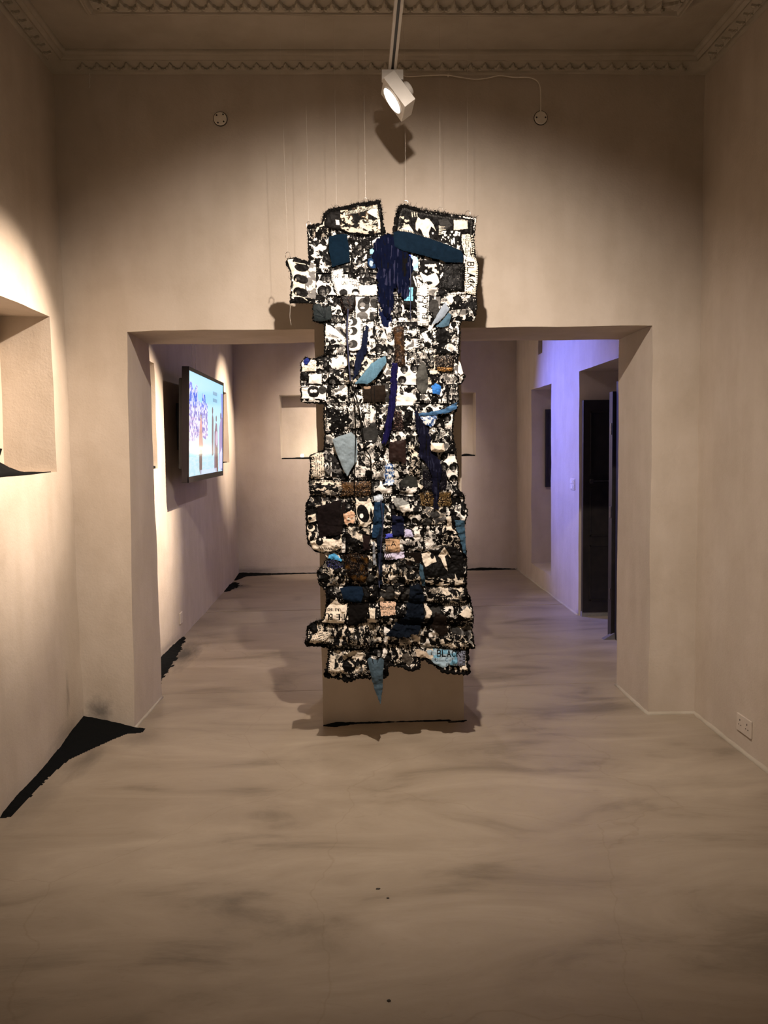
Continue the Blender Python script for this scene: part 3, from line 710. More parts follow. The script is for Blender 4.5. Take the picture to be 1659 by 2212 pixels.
def relief(u, v):
    """metres toward the viewer"""
    low = np.clip((v-900)/500, 0, 1)
    d = .020*(fbm(u/55, v/60, 11, 2)-.5) + (.014+.034*low)*(fbm(u/20, v/16, 12, 3)-.5) + (.006+.006*low)*(fbm(u/6.5, v/7, 13, 2)-.5)
    r = np.zeros(v.shape)
    for a, b in zip(rowsv, rowsv[1:]):
        t = np.clip((v-a-4*np.sin(u/37.0))/(b-a), 0, 1); k = (t > 0) & (t < 1)
        r = np.where(k, np.abs(np.sin(np.pi*t))**.8*t**.4, r)
    d = d + (.006+.030*low)*r
    return d
def to_world(u, v, depth):
    """pattern coordinates to the plane of the hanging, `depth` metres in front of it"""
    a, b = (u-829.5)/FPX, -(v-1106)/FPX
    dx = RT.x*a+UP.x*b+FW.x; dy = RT.y*a+UP.y*b+FW.y; dz = RT.z*a+UP.z*b+FW.z
    t = TY/dy
    return np.stack([dx*t, np.full(u.shape, TY) - depth, 1.55+dz*t], -1)
hang = thing('patchwork_hanging', 'tall ragged black-and-white patchwork textile with blue scraps hanging before the pillar', 'textile', (.19, TY, 0))
def sheet(name, poly, painter, mat, lift=.012, seed=0, res=.8, clip=True, pillow=.006, curl=0, label=None, ripple=0, edge=0, rag=1.0, base_rel=1.0, stiff=None):
    us = [p[0] for p in poly]; vs = [p[1] for p in poly]
    u, v = np.meshgrid(np.arange(min(us)-1, max(us)+1+res, res), np.arange(min(vs)-1, max(vs)+1+res, res), indexing='ij')
    ju = u + rag*2*(fbm(u/5, v/5, seed+901, 2)-.5)*2; jv = v + rag*2*(fbm(u/5, v/5, seed+902, 2)-.5)*2
    m_ = inpoly(ju, jv, poly)
    if clip: m_ &= inpoly(ju, jv, OUT)
    fm = m_[:-1, :-1] & m_[1:, :-1] & m_[:-1, 1:] & m_[1:, 1:]
    if fm.sum() < 6: return None
    d, s_ = polydist(u, v, poly)
    P_ = Pic(u, v, BK); painter(P_, d, s_)
    dep = base_rel*relief(u, v) + lift + pillow*np.clip(d/7, 0, 1)**.6
    if ripple: dep = dep + ripple*np.sin(u/2.6 + 3*fbm(u/18, v/40, seed+3))*.5
    if curl: dep = dep + curl*np.clip(1-d/6, 0, 1)**2*fbm(u/12, v/12, seed+8)
    co = to_world(u, v, dep)
    # cloth also creeps sideways a little in its wrinkles
    co[..., 0] += .004*(fbm(u/14, v/14, seed+41, 2)-.5); co[..., 2] += .004*(fbm(u/14, v/14, seed+42, 2)-.5)
    idx = -np.ones(u.shape, int); use = np.zeros(u.shape, bool)
    use[:-1, :-1] |= fm; use[1:, :-1] |= fm; use[:-1, 1:] |= fm; use[1:, 1:] |= fm
    idx[use] = np.arange(use.sum())
    i, j = np.nonzero(fm)
    F = np.stack([idx[i, j], idx[i, j+1], idx[i+1, j+1], idx[i+1, j]], -1)
    V = co[use] - np.array(hang.location)
    me = bpy.data.meshes.new(name)
    me.vertices.add(len(V)); me.vertices.foreach_set('co', V.astype(np.float32).ravel())
    me.loops.add(F.size); me.loops.foreach_set('vertex_index', F.astype(np.int32).ravel())
    me.polygons.add(len(F)); me.polygons.foreach_set('loop_start', np.arange(0, F.size, 4, dtype=np.int32)); me.polygons.foreach_set('loop_total', np.full(len(F), 4, np.int32))
    me.update(calc_edges=True)
    ca = me.color_attributes.new('print', 'FLOAT_COLOR', 'POINT')
    c4 = np.ones((len(V), 4), np.float32); c4[:, :3] = P_.c[use]; ca.data.foreach_set('color', c4.ravel())
    me.polygons.foreach_set('use_smooth', np.ones(len(F), bool))
    o = link(name, me, mat, hang)
    if label: o['label'] = label
    return o
# dark backing cloth, front and back skins
def backing():
    u, v = np.meshgrid(np.arange(612, 1036, 2.0), np.arange(432, 1472, 2.0), indexing='ij')
    m_ = inpoly(u, v, OUT); fm = m_[:-1, :-1] & m_[1:, :-1] & m_[:-1, 1:] & m_[1:, 1:]
    A = to_world(u, v, relief(u, v) - .002); B = to_world(u, v, relief(u, v)*.4 - .018)
    n = u.size; idx = np.arange(n).reshape(u.shape); i, j = np.nonzero(fm)
    q = [idx[i, j], idx[i, j+1], idx[i+1, j+1], idx[i+1, j]]
    F = [tuple(int(a) for a in r) for r in np.stack(q, -1)]
    F2 = [tuple(a+n for a in r[::-1]) for r in F]
    from collections import Counter
    ec = Counter(); 
    for f in F:
        for a, b in zip(f, f[1:]+f[:1]): ec[(a, b)] += 1
    S = [(b, a, a+n, b+n) for (a, b) in ec if (b, a) not in ec]
    V = np.concatenate([A.reshape(-1, 3), B.reshape(-1, 3)]) - np.array(hang.location)
    allf = F+F2+S; used = sorted(set(k for f in allf for k in f)); mp = {k: t for t, k in enumerate(used)}
    me = bpy.data.meshes.new('backing_cloth'); me.from_pydata(V[used].tolist(), [], [tuple(mp[k] for k in f) for f in allf])
    link('backing_cloth', me, M_YARN, hang, smooth=9)
backing()
# --- the field of small printed pieces
rg0 = random.Random(17)
cells = []
colsu = [612, 668, 704, 752, 806, 850, 905, 956, 1036]
for r_, (a, b) in enumerate(zip(rowsv, rowsv[1:])):
    cu = [c + rg0.uniform(-9, 9) for c in colsu]; cu[0] = 608; cu[-1] = 1038
    for k in range(len(cu)-1):
        x0, x1 = cu[k], cu[k+1]
        jj = lambda: rg0.uniform(-2.5, 2.5)
        poly = [(x0+jj(), a+jj()-1), (x1+jj()+1, a+jj()-1), (x1+jj()+1, b+jj()+1), (x0+jj(), b+jj()+1)]
        cells.append((poly, r_, k))
nc = 0
for poly, r_, k in cells:
    nc += 1; seed = 1000+nc*17; rgn = random.Random(seed)
    vmid = (poly[0][1]+poly[2][1])/2; dark = max(0, (vmid-1000)/450)
    kind = rgn.choice(['fine', 'fine', 'blob', 'blob', 'streak', 'crowd', 'crowd', 'heads', 'grey'])
    if vmid < 600 and kind in ('heads',): kind = 'crowd'
    def paint(P_, d, s_, vmid=vmid, kind=kind, seed=seed, rgn=rgn, dark=dark, poly=poly):
        t = (.575 if vmid < 590 else .515) + .10*dark + rgn.uniform(-.03, .03)
        cream = rgn.random() < (.15+.6*min(1, dark*1.5))
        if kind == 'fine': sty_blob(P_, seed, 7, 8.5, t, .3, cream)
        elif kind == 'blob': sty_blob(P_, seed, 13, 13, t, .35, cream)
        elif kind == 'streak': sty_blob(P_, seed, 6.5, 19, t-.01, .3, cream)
        elif kind == 'grey':
            sty_blob(P_, seed, 16, 16, t-.02, .6, cream)
            for _ in range(2):
                x, y = rgn.uniform(poly[0][0], poly[1][0]), rgn.uniform(poly[0][1], poly[2][1])
                P_.ell(x, y, rgn.uniform(7, 14), rgn.uniform(8, 16), GY, rgn.uniform(0, 3))
        elif kind in ('crowd', 'heads'):
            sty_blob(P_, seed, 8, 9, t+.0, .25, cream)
            if kind == 'heads': P_.put(fbm(P_.u/18, P_.v/18, seed+6, 2) > .45, WH)
            r = rgn.uniform(4.5, 6.5) if kind == 'crowd' else rgn.uniform(7.5, 10)
            y = poly[0][1]+r
            while y < poly[2][1]:
                x = poly[0][0]+rgn.uniform(0, r)
                while x < poly[1][0]:
                    if rgn.random() < .75: head(P_, x+rgn.uniform(-1, 1), y+rgn.uniform(-2, 2), r*rgn.uniform(.8, 1.1), rgn, rgn.random() < .3)
                    x += r*2.5
                y += r*2.7
        P_.put(d < .9, BK)
        if rgn.random() < .4: stitches(P_, d, s_, rgn.uniform(3, 4.2), rgn.uniform(3.5, 5.5))
    sheet('printed_patch', poly, paint, M_PRINT, lift=.004 + .004*(nc % 3), seed=seed, pillow=.005, curl=.008, rag=.6)

def hexl(h):
    r, g, b = [int(h[i:i+2], 16)/255 for i in (0, 2, 4)]
    f = lambda c: c/12.92 if c <= .04045 else ((c+.055)/1.055)**2.4
    return np.array((f(r), f(g), f(b)))
def flat(col, seed, var=.25, sx=8, sy=8):
    def p(P_, d, s_):
        n = fbm(P_.u/sx, P_.v/sy, seed, 3); n2 = fbm(P_.u/1.7, P_.v/1.7, seed+3, 1)
        P_.c[:] = col*(1 + var*2*(n-.5)+.18*(n2-.5))[..., None]
    return p
def streaky(c1, c2, seed):
    def p(P_, d, s_):
        n = fbm(P_.u/2.4+.2*np.sin(P_.v/30), P_.v/34, seed, 2); m2 = fbm(P_.u/14, P_.v/16, seed+5, 2)
        P_.c[:] = c1*(.7+.6*fbm(P_.u/5, P_.v/9, seed+9, 2))[..., None]
        P_.put((n > .62) & (m2 > .5), c2); P_.put((n < .3) & (m2 < .45), BK)
    return p
def sequin(c1, c2, seed, dens=.78, gold=None):
    c1 = c1*.25; c2 = c2*.4; gold = None if gold is None else gold*.32
    def p(P_, d, s_):
        n = vnoise(P_.u/1.3, P_.v/1.3, seed); P_.c[:] = c1
        P_.c += (c2-c1)*np.clip((n-.45)*2, 0, 1)[..., None]*.35
        P_.put(n > dens+.12, c2*2.2); P_.put(vnoise(P_.u/1.1, P_.v/1.1, seed+50) > .93, LG*1.6)  # sparkle of the sequins painted in as pale speckles
        if gold is not None:
            g = np.clip((fbm(P_.u/13, P_.v/13, seed+4, 3)-.42)*5, 0, 1)*np.clip(d/6, 0, 1)
            P_.c += (gold-P_.c)*(g*(.35+.65*n))[..., None]
    return p
def doc(col, seed, step=3.2, rot=0, ink=BK*6, margin=2):
    def p(P_, d, s_):
        P_.c[:] = col*(1+.16*(fbm(P_.u/9, P_.v/9, seed)-.5))[..., None]
        c_, s2 = math.cos(rot), math.sin(rot); a = P_.u*c_+P_.v*s2; b = -P_.u*s2+P_.v*c_
        P_.put((np.mod(b, step) < step*.4) & (vnoise(a/1.6, np.floor(b/step), seed) > .42) & (d > margin), ink)
    return p
def bumpy(seed, kind, cream=False, n=0, t=.48):
    def p(P_, d, s_):
        su, sv = {'fine': (5, 6), 'blob': (11, 11), 'streak': (4, 15), 'big': (18, 16), 'hstreak': (15, 5)}[kind]
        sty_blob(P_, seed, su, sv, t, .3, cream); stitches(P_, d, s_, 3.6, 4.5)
    return p
DEN = hexl('22405a'); DEN2 = hexl('20384e'); DENL = hexl('8fb0c4'); NAVY = hexl('141c3c'); INK = hexl('12233c')
FE = []  # name, polygon, painter, material, kwargs
def F(*a, **k):
    if a[0] in ('sequin_patch', 'leather_patch', 'gauze_strip'): k.setdefault('base_rel', .45)
    sheet(a[0], a[1], a[2], a[3], **k)
def R4(x0, y0, x1, y1, j=1.5, s=0):
    r = random.Random(int(x0*7+y0*13+s)); q = lambda: r.uniform(-j, j)
    return [(x0+q(), y0+q()), ((x0+x1)/2, y0+q()), (x1+q(), y0+q()), (x1+q(), (y0+y1)/2), (x1+q(), y1+q()), ((x0+x1)/2, y1+q()), (x0+q(), y1+q()), (x0+q(), (y0+y1)/2)]
# portraits on the upper left and the side tab
def top_left(P_, d, s_):
    P_.c[:] = BK*1.3
    n = fbm(P_.u/9, P_.v/8, 5, 3); P_.put(n > .56, hexl('5d4c3c')*.5); P_.put(n > .66, hexl('d8c6b0'))
    P_.poly([(800, 455), (814, 452), (816, 474), (806, 470), (792, 462)], CR)
    P_.put((P_.v > 478) & (fbm(P_.u/10, P_.v/4, 6, 3) > .56), CR*.8); P_.put((P_.u < 735), BK*2)
    P_.poly([(725, 478), (733, 480), (734, 490), (727, 490)], WH)
    dd, t = segdist(P_.u, P_.v, (745, 466), (818, 447)); P_.put((dd < 3.5) & (np.mod(t, 3) < 1.2), CR)
    dd, t = segdist(P_.u, P_.v, (770, 500), (818, 478)); P_.put((dd < 3.2) & (np.mod(t, 3) < 1.2), CR)
    P_.put((d < 3.6), BK*.8)
    stitches(P_, np.where(P_.u > 812, np.abs(d-6), 99), s_, 3.1, 2.5, CR, .45)
F('printed_patch', [(704, 468), (714, 458), (745, 453), (780, 445), (818, 440), (824, 480), (826, 508), (790, 512), (752, 508), (735, 500), (720, 500), (700, 492)], top_left, M_PRINT, lift=.016, seed=1, label='dark portrait patch with pale whip stitches')
def tr(P_, d, s_):
    P_.c[:] = BK*1.2
    P_.poly([(896, 486), (902, 472), (908, 478), (916, 478), (920, 474), (927, 476), (935, 488), (941, 502), (936, 496), (930, 492), (926, 505), (928, 530), (918, 520), (910, 500), (904, 495), (900, 503), (896, 498)], CR)
    P_.poly([(862, 500), (882, 488), (890, 500), (896, 512), (870, 510)], CR)
    P_.put((fbm(P_.u/6, P_.v/6, 31, 3) > .60) & (P_.u < 885) & (P_.v > 470), CR*.7)
    P_.put(inpoly(P_.u, P_.v, [(946, 478), (965, 475), (975, 490), (960, 498), (950, 492)]), GY)
    for k in range(6): P_.poly([(947, 490+k*3.5), (962, 493+k*2.6), (947, 492+k*3.5)], CR)
    for k in range(3): P_.line((889+k*5, 462), (890+k*5, 471), 2, CR*.8)
    P_.put(inpoly(P_.u, P_.v, [(979, 478), (1008, 478), (1009, 497), (992, 499), (979, 500)]) & (fbm(P_.u/3, P_.v/9, 9, 2) > .3), CR)
    P_.put((P_.v > 502) & (P_.u > 952) & (P_.u < 992) & (fbm(P_.u/4, P_.v/5, 91, 2) > .60), WH)
    P_.ell(934, 506, 2, 2, WH)
    P_.put(d < 4.5, BK*.8)
    stitches(P_, np.abs(d-6), s_, 3.4, 2, GY*2, .4)
F('printed_patch', [(864, 450), (872, 448), (905, 458), (952, 465), (985, 470), (1024, 477), (1022, 505), (1018, 550), (990, 548), (930, 524), (880, 508), (853, 505), (858, 468)], tr, M_PRINT, lift=.016, seed=2, label='dark patch printed with raised pale hands')
def tab(P_, d, s_):
    P_.c[:] = CR*1.05
    P_.put((P_.u > 660) & (fbm(P_.u/7, P_.v/9, 4, 2) > .45), LG*1.3)
    P_.poly([(636, 556), (655, 560), (670, 566), (670, 576), (640, 572), (632, 566)], BK); P_.ell(652, 580, 16, 9, BK*1.6, .2)
    P_.line((636, 568), (660, 574), 1.4, CR)
    for y in (603, 631):
        P_.ell(644, y, 10, 9, BK); P_.ell(654, y+3, 13, 9, BK*2.2, .4); P_.ell(645, y+1, 5, 3, GY*1.2, .5); P_.ell(640, y+4, 1.5, 3, CR*.8)
        P_.poly([(662, y-12), (672, y-2), (664, y-1)], WH)
    P_.poly([(626, 646), (640, 642), (660, 645), (684, 648), (684, 660), (626, 660)], BK)
    P_.line((630, 643), (634, 646), 2, WH); P_.line((657, 645), (664, 651), 1.6, CR); P_.put(d < 1.4, BK)
F('printed_patch', [(619, 562), (640, 558), (668, 568), (684, 570), (684, 656), (628, 654), (632, 610), (628, 585)], tab, M_PRINT, lift=.014, seed=3, label='side tab with printed dark profile heads on cream')
# denim and gauze
F('denim_patch', [(710, 513), (738, 508), (750, 509), (755, 540), (756, 568), (740, 574), (717, 580), (711, 545)], flat(DEN*.2, 21), M_MATT, lift=.026, seed=21, pillow=.004, rag=.3, base_rel=.4, label='dark blue denim square')
F('denim_patch', [(849, 506), (858, 503), (885, 506), (925, 517), (965, 532), (996, 546), (1000, 556), (998, 572), (960, 570), (940, 563), (905, 554), (868, 546), (848, 536)], flat(DEN2*.26, 22), M_MATT, lift=.034, seed=22, pillow=.006, rag=.4, base_rel=.5, label='broad slanting band of dark blue denim')
F('gauze_strip', [(803, 528), (822, 514), (848, 510), (862, 540), (888, 556), (893, 585), (884, 605), (884, 632), (874, 652), (862, 640), (857, 618), (850, 630), (850, 662), (842, 692), (828, 684), (818, 655), (814, 620), (816, 590), (806, 572)], streaky(NAVY*.30, hexl('5a5c86')*.2, 23), M_MATT, lift=.030, seed=23, ripple=.006, rag=2.2, label='crumpled navy gauze at the centre')
F('gauze_strip', [(818, 668), (838, 660), (846, 690), (842, 712), (826, 705)], flat(NAVY*.7, 24, .6, 2.2, 20), M_MATT, lift=.02, seed=24, ripple=.006, rag=2)
F('gauze_strip', [(894, 886), (902, 888), (914, 915), (926, 928), (930, 950), (928, 962), (944, 984), (955, 1012), (950, 1030), (945, 1100), (936, 1100), (930, 1030), (920, 1000), (902, 985), (905, 960), (898, 930)], streaky(hexl('23243c')*.32, hexl('54587c')*.2, 25), M_MATT, lift=.034, seed=25, ripple=.005, rag=1.8, label='long crumpled navy gauze strip')
def crink(P_, d, s_):
    P_.c[:] = hexl('8fa6c8'); n = fbm(P_.u/3.5, P_.v/4, 26, 3); P_.put(n > .55, WH); P_.put(n < .42, hexl('26406e'))
F('painted_patch', [(898, 900), (925, 893), (945, 895), (940, 915), (925, 925), (905, 912)], crink, M_PRINT, lift=.022, seed=26, rag=2)
F('painted_patch', R4(829, 1003, 850, 1048), crink, M_PRINT, lift=.022, seed=27, rag=2)
F('painted_patch', [(893, 894), (930, 890), (960, 883), (985, 868), (987, 884), (965, 893), (930, 898), (897, 900)], flat(hexl('3b5d80'), 28, .8, 12, 1.8), M_PRINT, lift=.03, seed=28, rag=.6)
def cyan(P_, d, s_):
    P_.c[:] = hexl('9fd2e4'); P_.put(fbm(P_.u/5, P_.v/9, 5, 2) > .55, WH); P_.put((P_.u < 887), hexl('3a4fa0'))
F('painted_patch', [(882, 552), (902, 558), (903, 590), (895, 586), (883, 590)], cyan, M_PRINT, lift=.02, seed=29, label='pale blue painted scrap')
F('painted_patch', [(798, 540), (812, 538), (814, 550), (800, 552)], flat(hexl('8cc4d6'), 30), M_PRINT, lift=.02, seed=30)
def portraitblue(P_, d, s_):
    P_.c[:] = BK*2; P_.ell(806, 568, 12, 14, hexl('1a3458')); P_.ell(802, 572, 4, 6, hexl('9fb4c4')); P_.ell(812, 562, 3, 3, hexl('b8d4e0')); P_.line((796, 560), (810, 556), 3, BK)
F('printed_patch', [(792, 552), (818, 550), (820, 585), (796, 584)], portraitblue, M_PRINT, lift=.018, seed=31)
# sequins
F('sequin_patch', [(957, 572), (1003, 570), (1003, 632), (966, 632), (944, 625), (954, 608)], sequin(BK*.9, GY*1.6, 41), M_SEQ, lift=.022, seed=41, label='black sequinned square')
F('sequin_patch', [(735, 642), (768, 640), (770, 655), (764, 676), (742, 680), (735, 660)], sequin(BK*.9, hexl('5a4038'), 42), M_SEQ, lift=.02, seed=42)
F('sequin_patch', [(848, 706), (872, 706), (874, 760), (876, 792), (854, 790), (851, 740)], sequin(hexl('3a2a20'), hexl('9a8068'), 43, gold=hexl('8a6038')), M_SEQ, lift=.02, seed=43, label='singed brown strip')
F('sequin_patch', R4(938, 768, 980, 800), sequin(hexl('241c18'), hexl('a09080'), 44, .66), M_SEQ, lift=.02, seed=44)
F('sequin_patch', R4(942, 793, 976, 803), sequin(hexl('8a6030'), hexl('e0a860'), 45, .6), M_SEQ, lift=.024, seed=45, label='orange burnt edge')
def brownsq(P_, d, s_):
    flat(hexl('3c322a')*.35, 46, .4)(P_, d, s_); P_.ell(793, 838, 8, 4, hexl('8a7460'))
    for x in (801, 808): P_.line((x, 834), (x+1, 868), 1.4, BK*1.5)
F('leather_patch', R4(783, 833, 832, 870), brownsq, M_MATT, lift=.024, seed=46, label='dark brown square with two seams')
F('sequin_patch', R4(848, 884, 872, 932), sequin(hexl('2c2220'), hexl('8a7068'), 47, .7), M_SEQ, lift=.018, seed=47)
F('leather_patch', [(840, 955), (876, 950), (877, 1003), (862, 996), (842, 998), (838, 975)], flat(hexl('3e2e2a')*.45, 48, .5), M_PRINT, lift=.026, seed=48, label='brown leather patch')
F('sequin_patch', R4(737, 1038, 802, 1071), sequin(hexl('3a2c22'), hexl('9a7a5a'), 49, .62, hexl('9a7040')), M_SEQ, lift=.022, seed=49, label='singed brown sequin panel')
F('sequin_patch', R4(905, 1062, 974, 1092), sequin(hexl('3a2c20'), hexl('b09468'), 50, .60, hexl('9a7844')), M_SEQ, lift=.024, seed=50, label='gold-brown sequin panel')
F('sequin_patch', R4(912, 1014, 964, 1058), sequin(hexl('22202a'), hexl('4a4650'), 51), M_SEQ, lift=.02, seed=51)
F('leather_patch', [(686, 1092), (705, 1088), (737, 1078), (736, 1120), (739, 1155), (715, 1157), (691, 1159), (686, 1125)], flat(hexl('221c1c')*.6, 52, .3), M_MATT, lift=.026, seed=52, label='plain black leather patch')
F('leather_patch', [(740, 1085), (748, 1080), (745, 1120), (738, 1150), (724, 1152)], flat(hexl('1c1716'), 53, .3), M_MATT, lift=.03, seed=53)
F('sequin_patch', [(742, 1196), (770, 1192), (796, 1198), (796, 1240), (786, 1258), (762, 1252), (745, 1232)], sequin(hexl('1c1614'), hexl('5a4838'), 54, .7, hexl('a8742e')), M_SEQ, lift=.024, seed=54, label='dark sequin patch with a gold centre')
F('leather_patch', [(753, 1302), (768, 1298), (800, 1300), (792, 1325), (776, 1345), (750, 1352), (752, 1330)], flat(hexl('141211'), 55, .3), M_MATT, lift=.034, seed=55, label='folded black leather')
F('leather_patch', R4(783, 1154, 801, 1188), flat(hexl('261d1d'), 56, .3), M_MATT, lift=.024, seed=56)
F('leather_patch', [(938, 1318), (962, 1325), (965, 1360), (950, 1372), (930, 1350)], flat(hexl('1b1511'), 57, .4), M_PRINT, lift=.034, seed=57)
F('leather_patch', R4(872, 1190, 910, 1236), flat(hexl('17120f'), 58, .4), M_MATT, lift=.018, seed=58)
# light denim shapes
F('denim_patch', [(929, 706), (938, 690), (957, 658), (962, 660), (969, 672), (958, 688), (944, 700)], flat(hexl('aebccb')*0.55, 61, .12), M_MATT, lift=.040, seed=61, rag=.3, base_rel=.4, label='pale blue pointed flap')
F('denim_patch', [(938, 708), (955, 692), (966, 678), (973, 682), (969, 706), (955, 710)], flat(hexl('5a7a8e')*0.75*.8, 62, .2), M_MATT, lift=.028, seed=62, rag=.4, label='blue-grey flap folded under')
F('denim_patch', [(766, 830), (784, 808), (800, 788), (815, 778), (833, 769), (835, 784), (824, 800), (812, 818), (794, 832)], flat(hexl('78a6c0')*0.5, 63, .22, 2, 14), M_MATT, lift=.040, seed=63, rag=.4, base_rel=.4, label='light blue blade-shaped denim scrap')
F('denim_patch', [(717, 949), (735, 941), (760, 934), (770, 945), (773, 975), (771, 995), (760, 1012), (750, 1029), (740, 1010), (728, 980)], flat(hexl('a9bcc6')*0.55, 64, .1), M_MATT, lift=.034, seed=64, rag=.4, base_rel=.5, label='large pale denim point')
F('denim_patch', [(808, 1084), (818, 1080), (831, 1088), (828, 1130), (824, 1158), (803, 1160), (806, 1120)], flat(hexl('2e4c6c')*0.45, 65, .3, 3, 20), M_MATT, lift=.030, seed=65, rag=.6, ripple=.004, label='blue denim strap')
F('denim_patch', [(813, 1158), (820, 1130), (826, 1160), (826, 1260), (818, 1262), (815, 1200)], flat(hexl('232c3c')*0.5, 66, .4, 3, 20), M_MATT, lift=.034, seed=66, rag=.6)
F('satin_strip', [(804, 1165), (809, 1168), (812, 1218), (805, 1218)], flat(hexl('8a9098'), 67, .3), M_PRINT, lift=.034, seed=67, rag=.3)
F('denim_patch', [(979, 1120), (1001, 1122), (1003, 1150), (1003, 1180), (1006, 1200), (998, 1192), (990, 1160), (982, 1140)], flat(hexl('4a6a80')*0.6, 68, .3), M_MATT, lift=.034, seed=68, rag=.5, clip=False, label='worn blue denim at the right edge')
F('denim_patch', [(734, 1268), (755, 1263), (782, 1264), (786, 1280), (780, 1299), (760, 1298), (742, 1292)], flat(hexl('1c2c40')*0.6, 69, .3), M_MATT, lift=.032, seed=69, rag=.4, base_rel=.5, label='navy denim patch near the hem')
F('denim_patch', [(904, 1212), (912, 1218), (915, 1240), (918, 1262), (910, 1262), (904, 1236)], flat(hexl('3c5464'), 70, .3), M_MATT, lift=.034, seed=70, rag=.4)
F('navy_cloth', [(884, 1262), (906, 1256), (916, 1290), (914, 1335), (905, 1362), (870, 1372), (830, 1368), (850, 1345), (874, 1325), (880, 1290)], flat(hexl('10161f'), 71, .5, 12, 8), M_MATT, lift=.034, seed=71, rag=1.5, label='dark navy cloth near the hem')
F('painted_patch', [(930, 836), (940, 828), (953, 834), (950, 852), (932, 852)], flat(hexl('3f86dd')*0.7, 72, .5, 8, 2), M_PRINT, lift=.022, seed=72, rag=1.6, label='bright blue painted scrap')
F('painted_patch', [(653, 780), (664, 772), (672, 782), (662, 790)], flat(hexl('2b3a8c')*0.5, 73, .5), M_PRINT, lift=.02, seed=73, rag=1)
F('painted_patch', [(708, 1196), (722, 1194), (742, 1208), (738, 1213), (722, 1208), (710, 1206)], flat(hexl('4f9ccc'), 74, .4), M_PRINT, lift=.024, seed=74, rag=.8, label='sky blue scrap')
F('sequin_patch', [(704, 1210), (722, 1208), (742, 1218), (742, 1236), (722, 1234), (706, 1226)], sequin(hexl('0f1424'), hexl('4a4a90'), 75, .66), M_SEQ, lift=.022, seed=75)
F('painted_patch', R4(832, 1150, 848, 1160), flat(hexl('4a50b8'), 76, .5), M_PRINT, lift=.024, seed=76, rag=.8)
F('painted_patch', R4(873, 1142, 890, 1158), flat(hexl('c4c0e0'), 77, .2), M_PRINT, lift=.024, seed=77, rag=.8)
F('navy_cloth', R4(846, 1112, 872, 1158), flat(hexl('171a2e'), 78, .5), M_MATT, lift=.02, seed=78)
F('gauze_strip', [(776, 745), (790, 700), (797, 705), (792, 760), (780, 790), (770, 815), (762, 822), (764, 795)], flat(hexl('232a44')*.45, 79, .6, 3, 12), M_MATT, lift=.022, seed=79, ripple=.004, rag=1.6)
F('gauze_strip', [(846, 784), (858, 785), (858, 830), (854, 880), (845, 925), (832, 962), (824, 958), (834, 905), (841, 850)], flat(hexl('25225a')*.4, 80, .5, 2, 12), M_MATT, lift=.040, seed=80, ripple=.005, rag=1.3, label='twisted indigo yarn strip')
F('leather_patch', [(677, 662), (690, 656), (700, 668), (716, 662), (718, 690), (702, 697), (679, 696)], lambda P_, d, s_: (flat(hexl('3a4244')*0.45, 81, .3)(P_, d, s_), [P_.line((703, 690), (703-22*math.cos(a), 690-34*math.sin(a)), 1.3, hexl('14181a')) for a in (.2, .6, 1.0, 1.4, 1.8)]), M_PRINT, lift=.03, seed=81, rag=.5, label='grey gathered leather')
F('leather_patch', [(784, 904), (800, 915), (812, 912), (817, 935), (813, 957), (782, 956), (775, 940)], flat(hexl('4a4a48')*0.4, 82, .35), M_PRINT, lift=.016, seed=82)
F('satin_strip', [(905, 790), (916, 770), (922, 800), (925, 830), (920, 850), (908, 850), (898, 836), (898, 812)], flat(hexl('767670')*0.35, 83, .3), M_PRINT, lift=.016, seed=83)
F('satin_strip', [(848, 1072), (866, 1074), (882, 1084), (886, 1100), (868, 1106), (858, 1100), (850, 1088)], lambda P_, d, s_: (flat(hexl('a8aaa6')*0.6, 84, .25)(P_, d, s_), P_.poly([(860, 1092), (884, 1086), (886, 1104), (868, 1108)], WH)), M_PRINT, lift=.04, seed=84, rag=.3, label='grey-white folded satin fan')
# white printed documents and lettering
def white_text(P_, d, s_):
    P_.c[:] = WH; P_.text('THE', 719, 597, 7, 4, -.12, LG*.8, 1.0); P_.text('UNITED', 739, 610, 7, 4, 0, GY*2, 1.2); P_.text('FR', 765, 617, 5, 3, 0, LG, 1)
    stitches(P_, d, s_, 3.4, 4, GY, .4)
    P_.ell(742, 634, 9, 7, BK*3); P_.ell(768, 632, 8, 6, BK*2); P_.ell(768, 636, 6, 4, WH)
F('printed_patch', [(716, 586), (742, 581), (743, 600), (776, 606), (776, 640), (728, 642), (722, 622), (716, 604)], white_text, M_PRINT, lift=.02, seed=91, rag=.8, label='white patch with faint grey lettering')
F('printed_patch', R4(776, 618, 814, 640), flat(WH, 92, .05), M_PRINT, lift=.018, seed=92)
def capman(P_, d, s_):
    P_.c[:] = WH; P_.ell(785, 660, 13, 16, GY*1.5); P_.ell(792, 650, 8, 9, BK*3, .5); P_.ell(783, 660, 6, 5, LG*1.4); P_.ell(783, 667, 5, 2, WH); P_.ell(783, 685, 12, 10, LG)
F('printed_patch', R4(768, 640, 800, 690), capman, M_PRINT, lift=.012, seed=93)
def vert_black(P_, d, s_):
    P_.c[:] = CR*1.12
    P_.text('THE', 1022, 540, 9, 5, math.pi/2, LG*.6, 1.2); P_.text('BLACK', 1021, 570, 13, 8.4, math.pi/2, BK, 2.3, 1.4)
    P_.line((1015, 597), (1023, 599), 4, BK); P_.line((1014, 611), (1022, 613), 4, BK)
    P_.put((P_.u > 1017) & (fbm(P_.u/4, P_.v/3, 5, 2) > .63) & (P_.v > 615), LG)
    stitches(P_, d, s_, 4, 4, BK, .35)
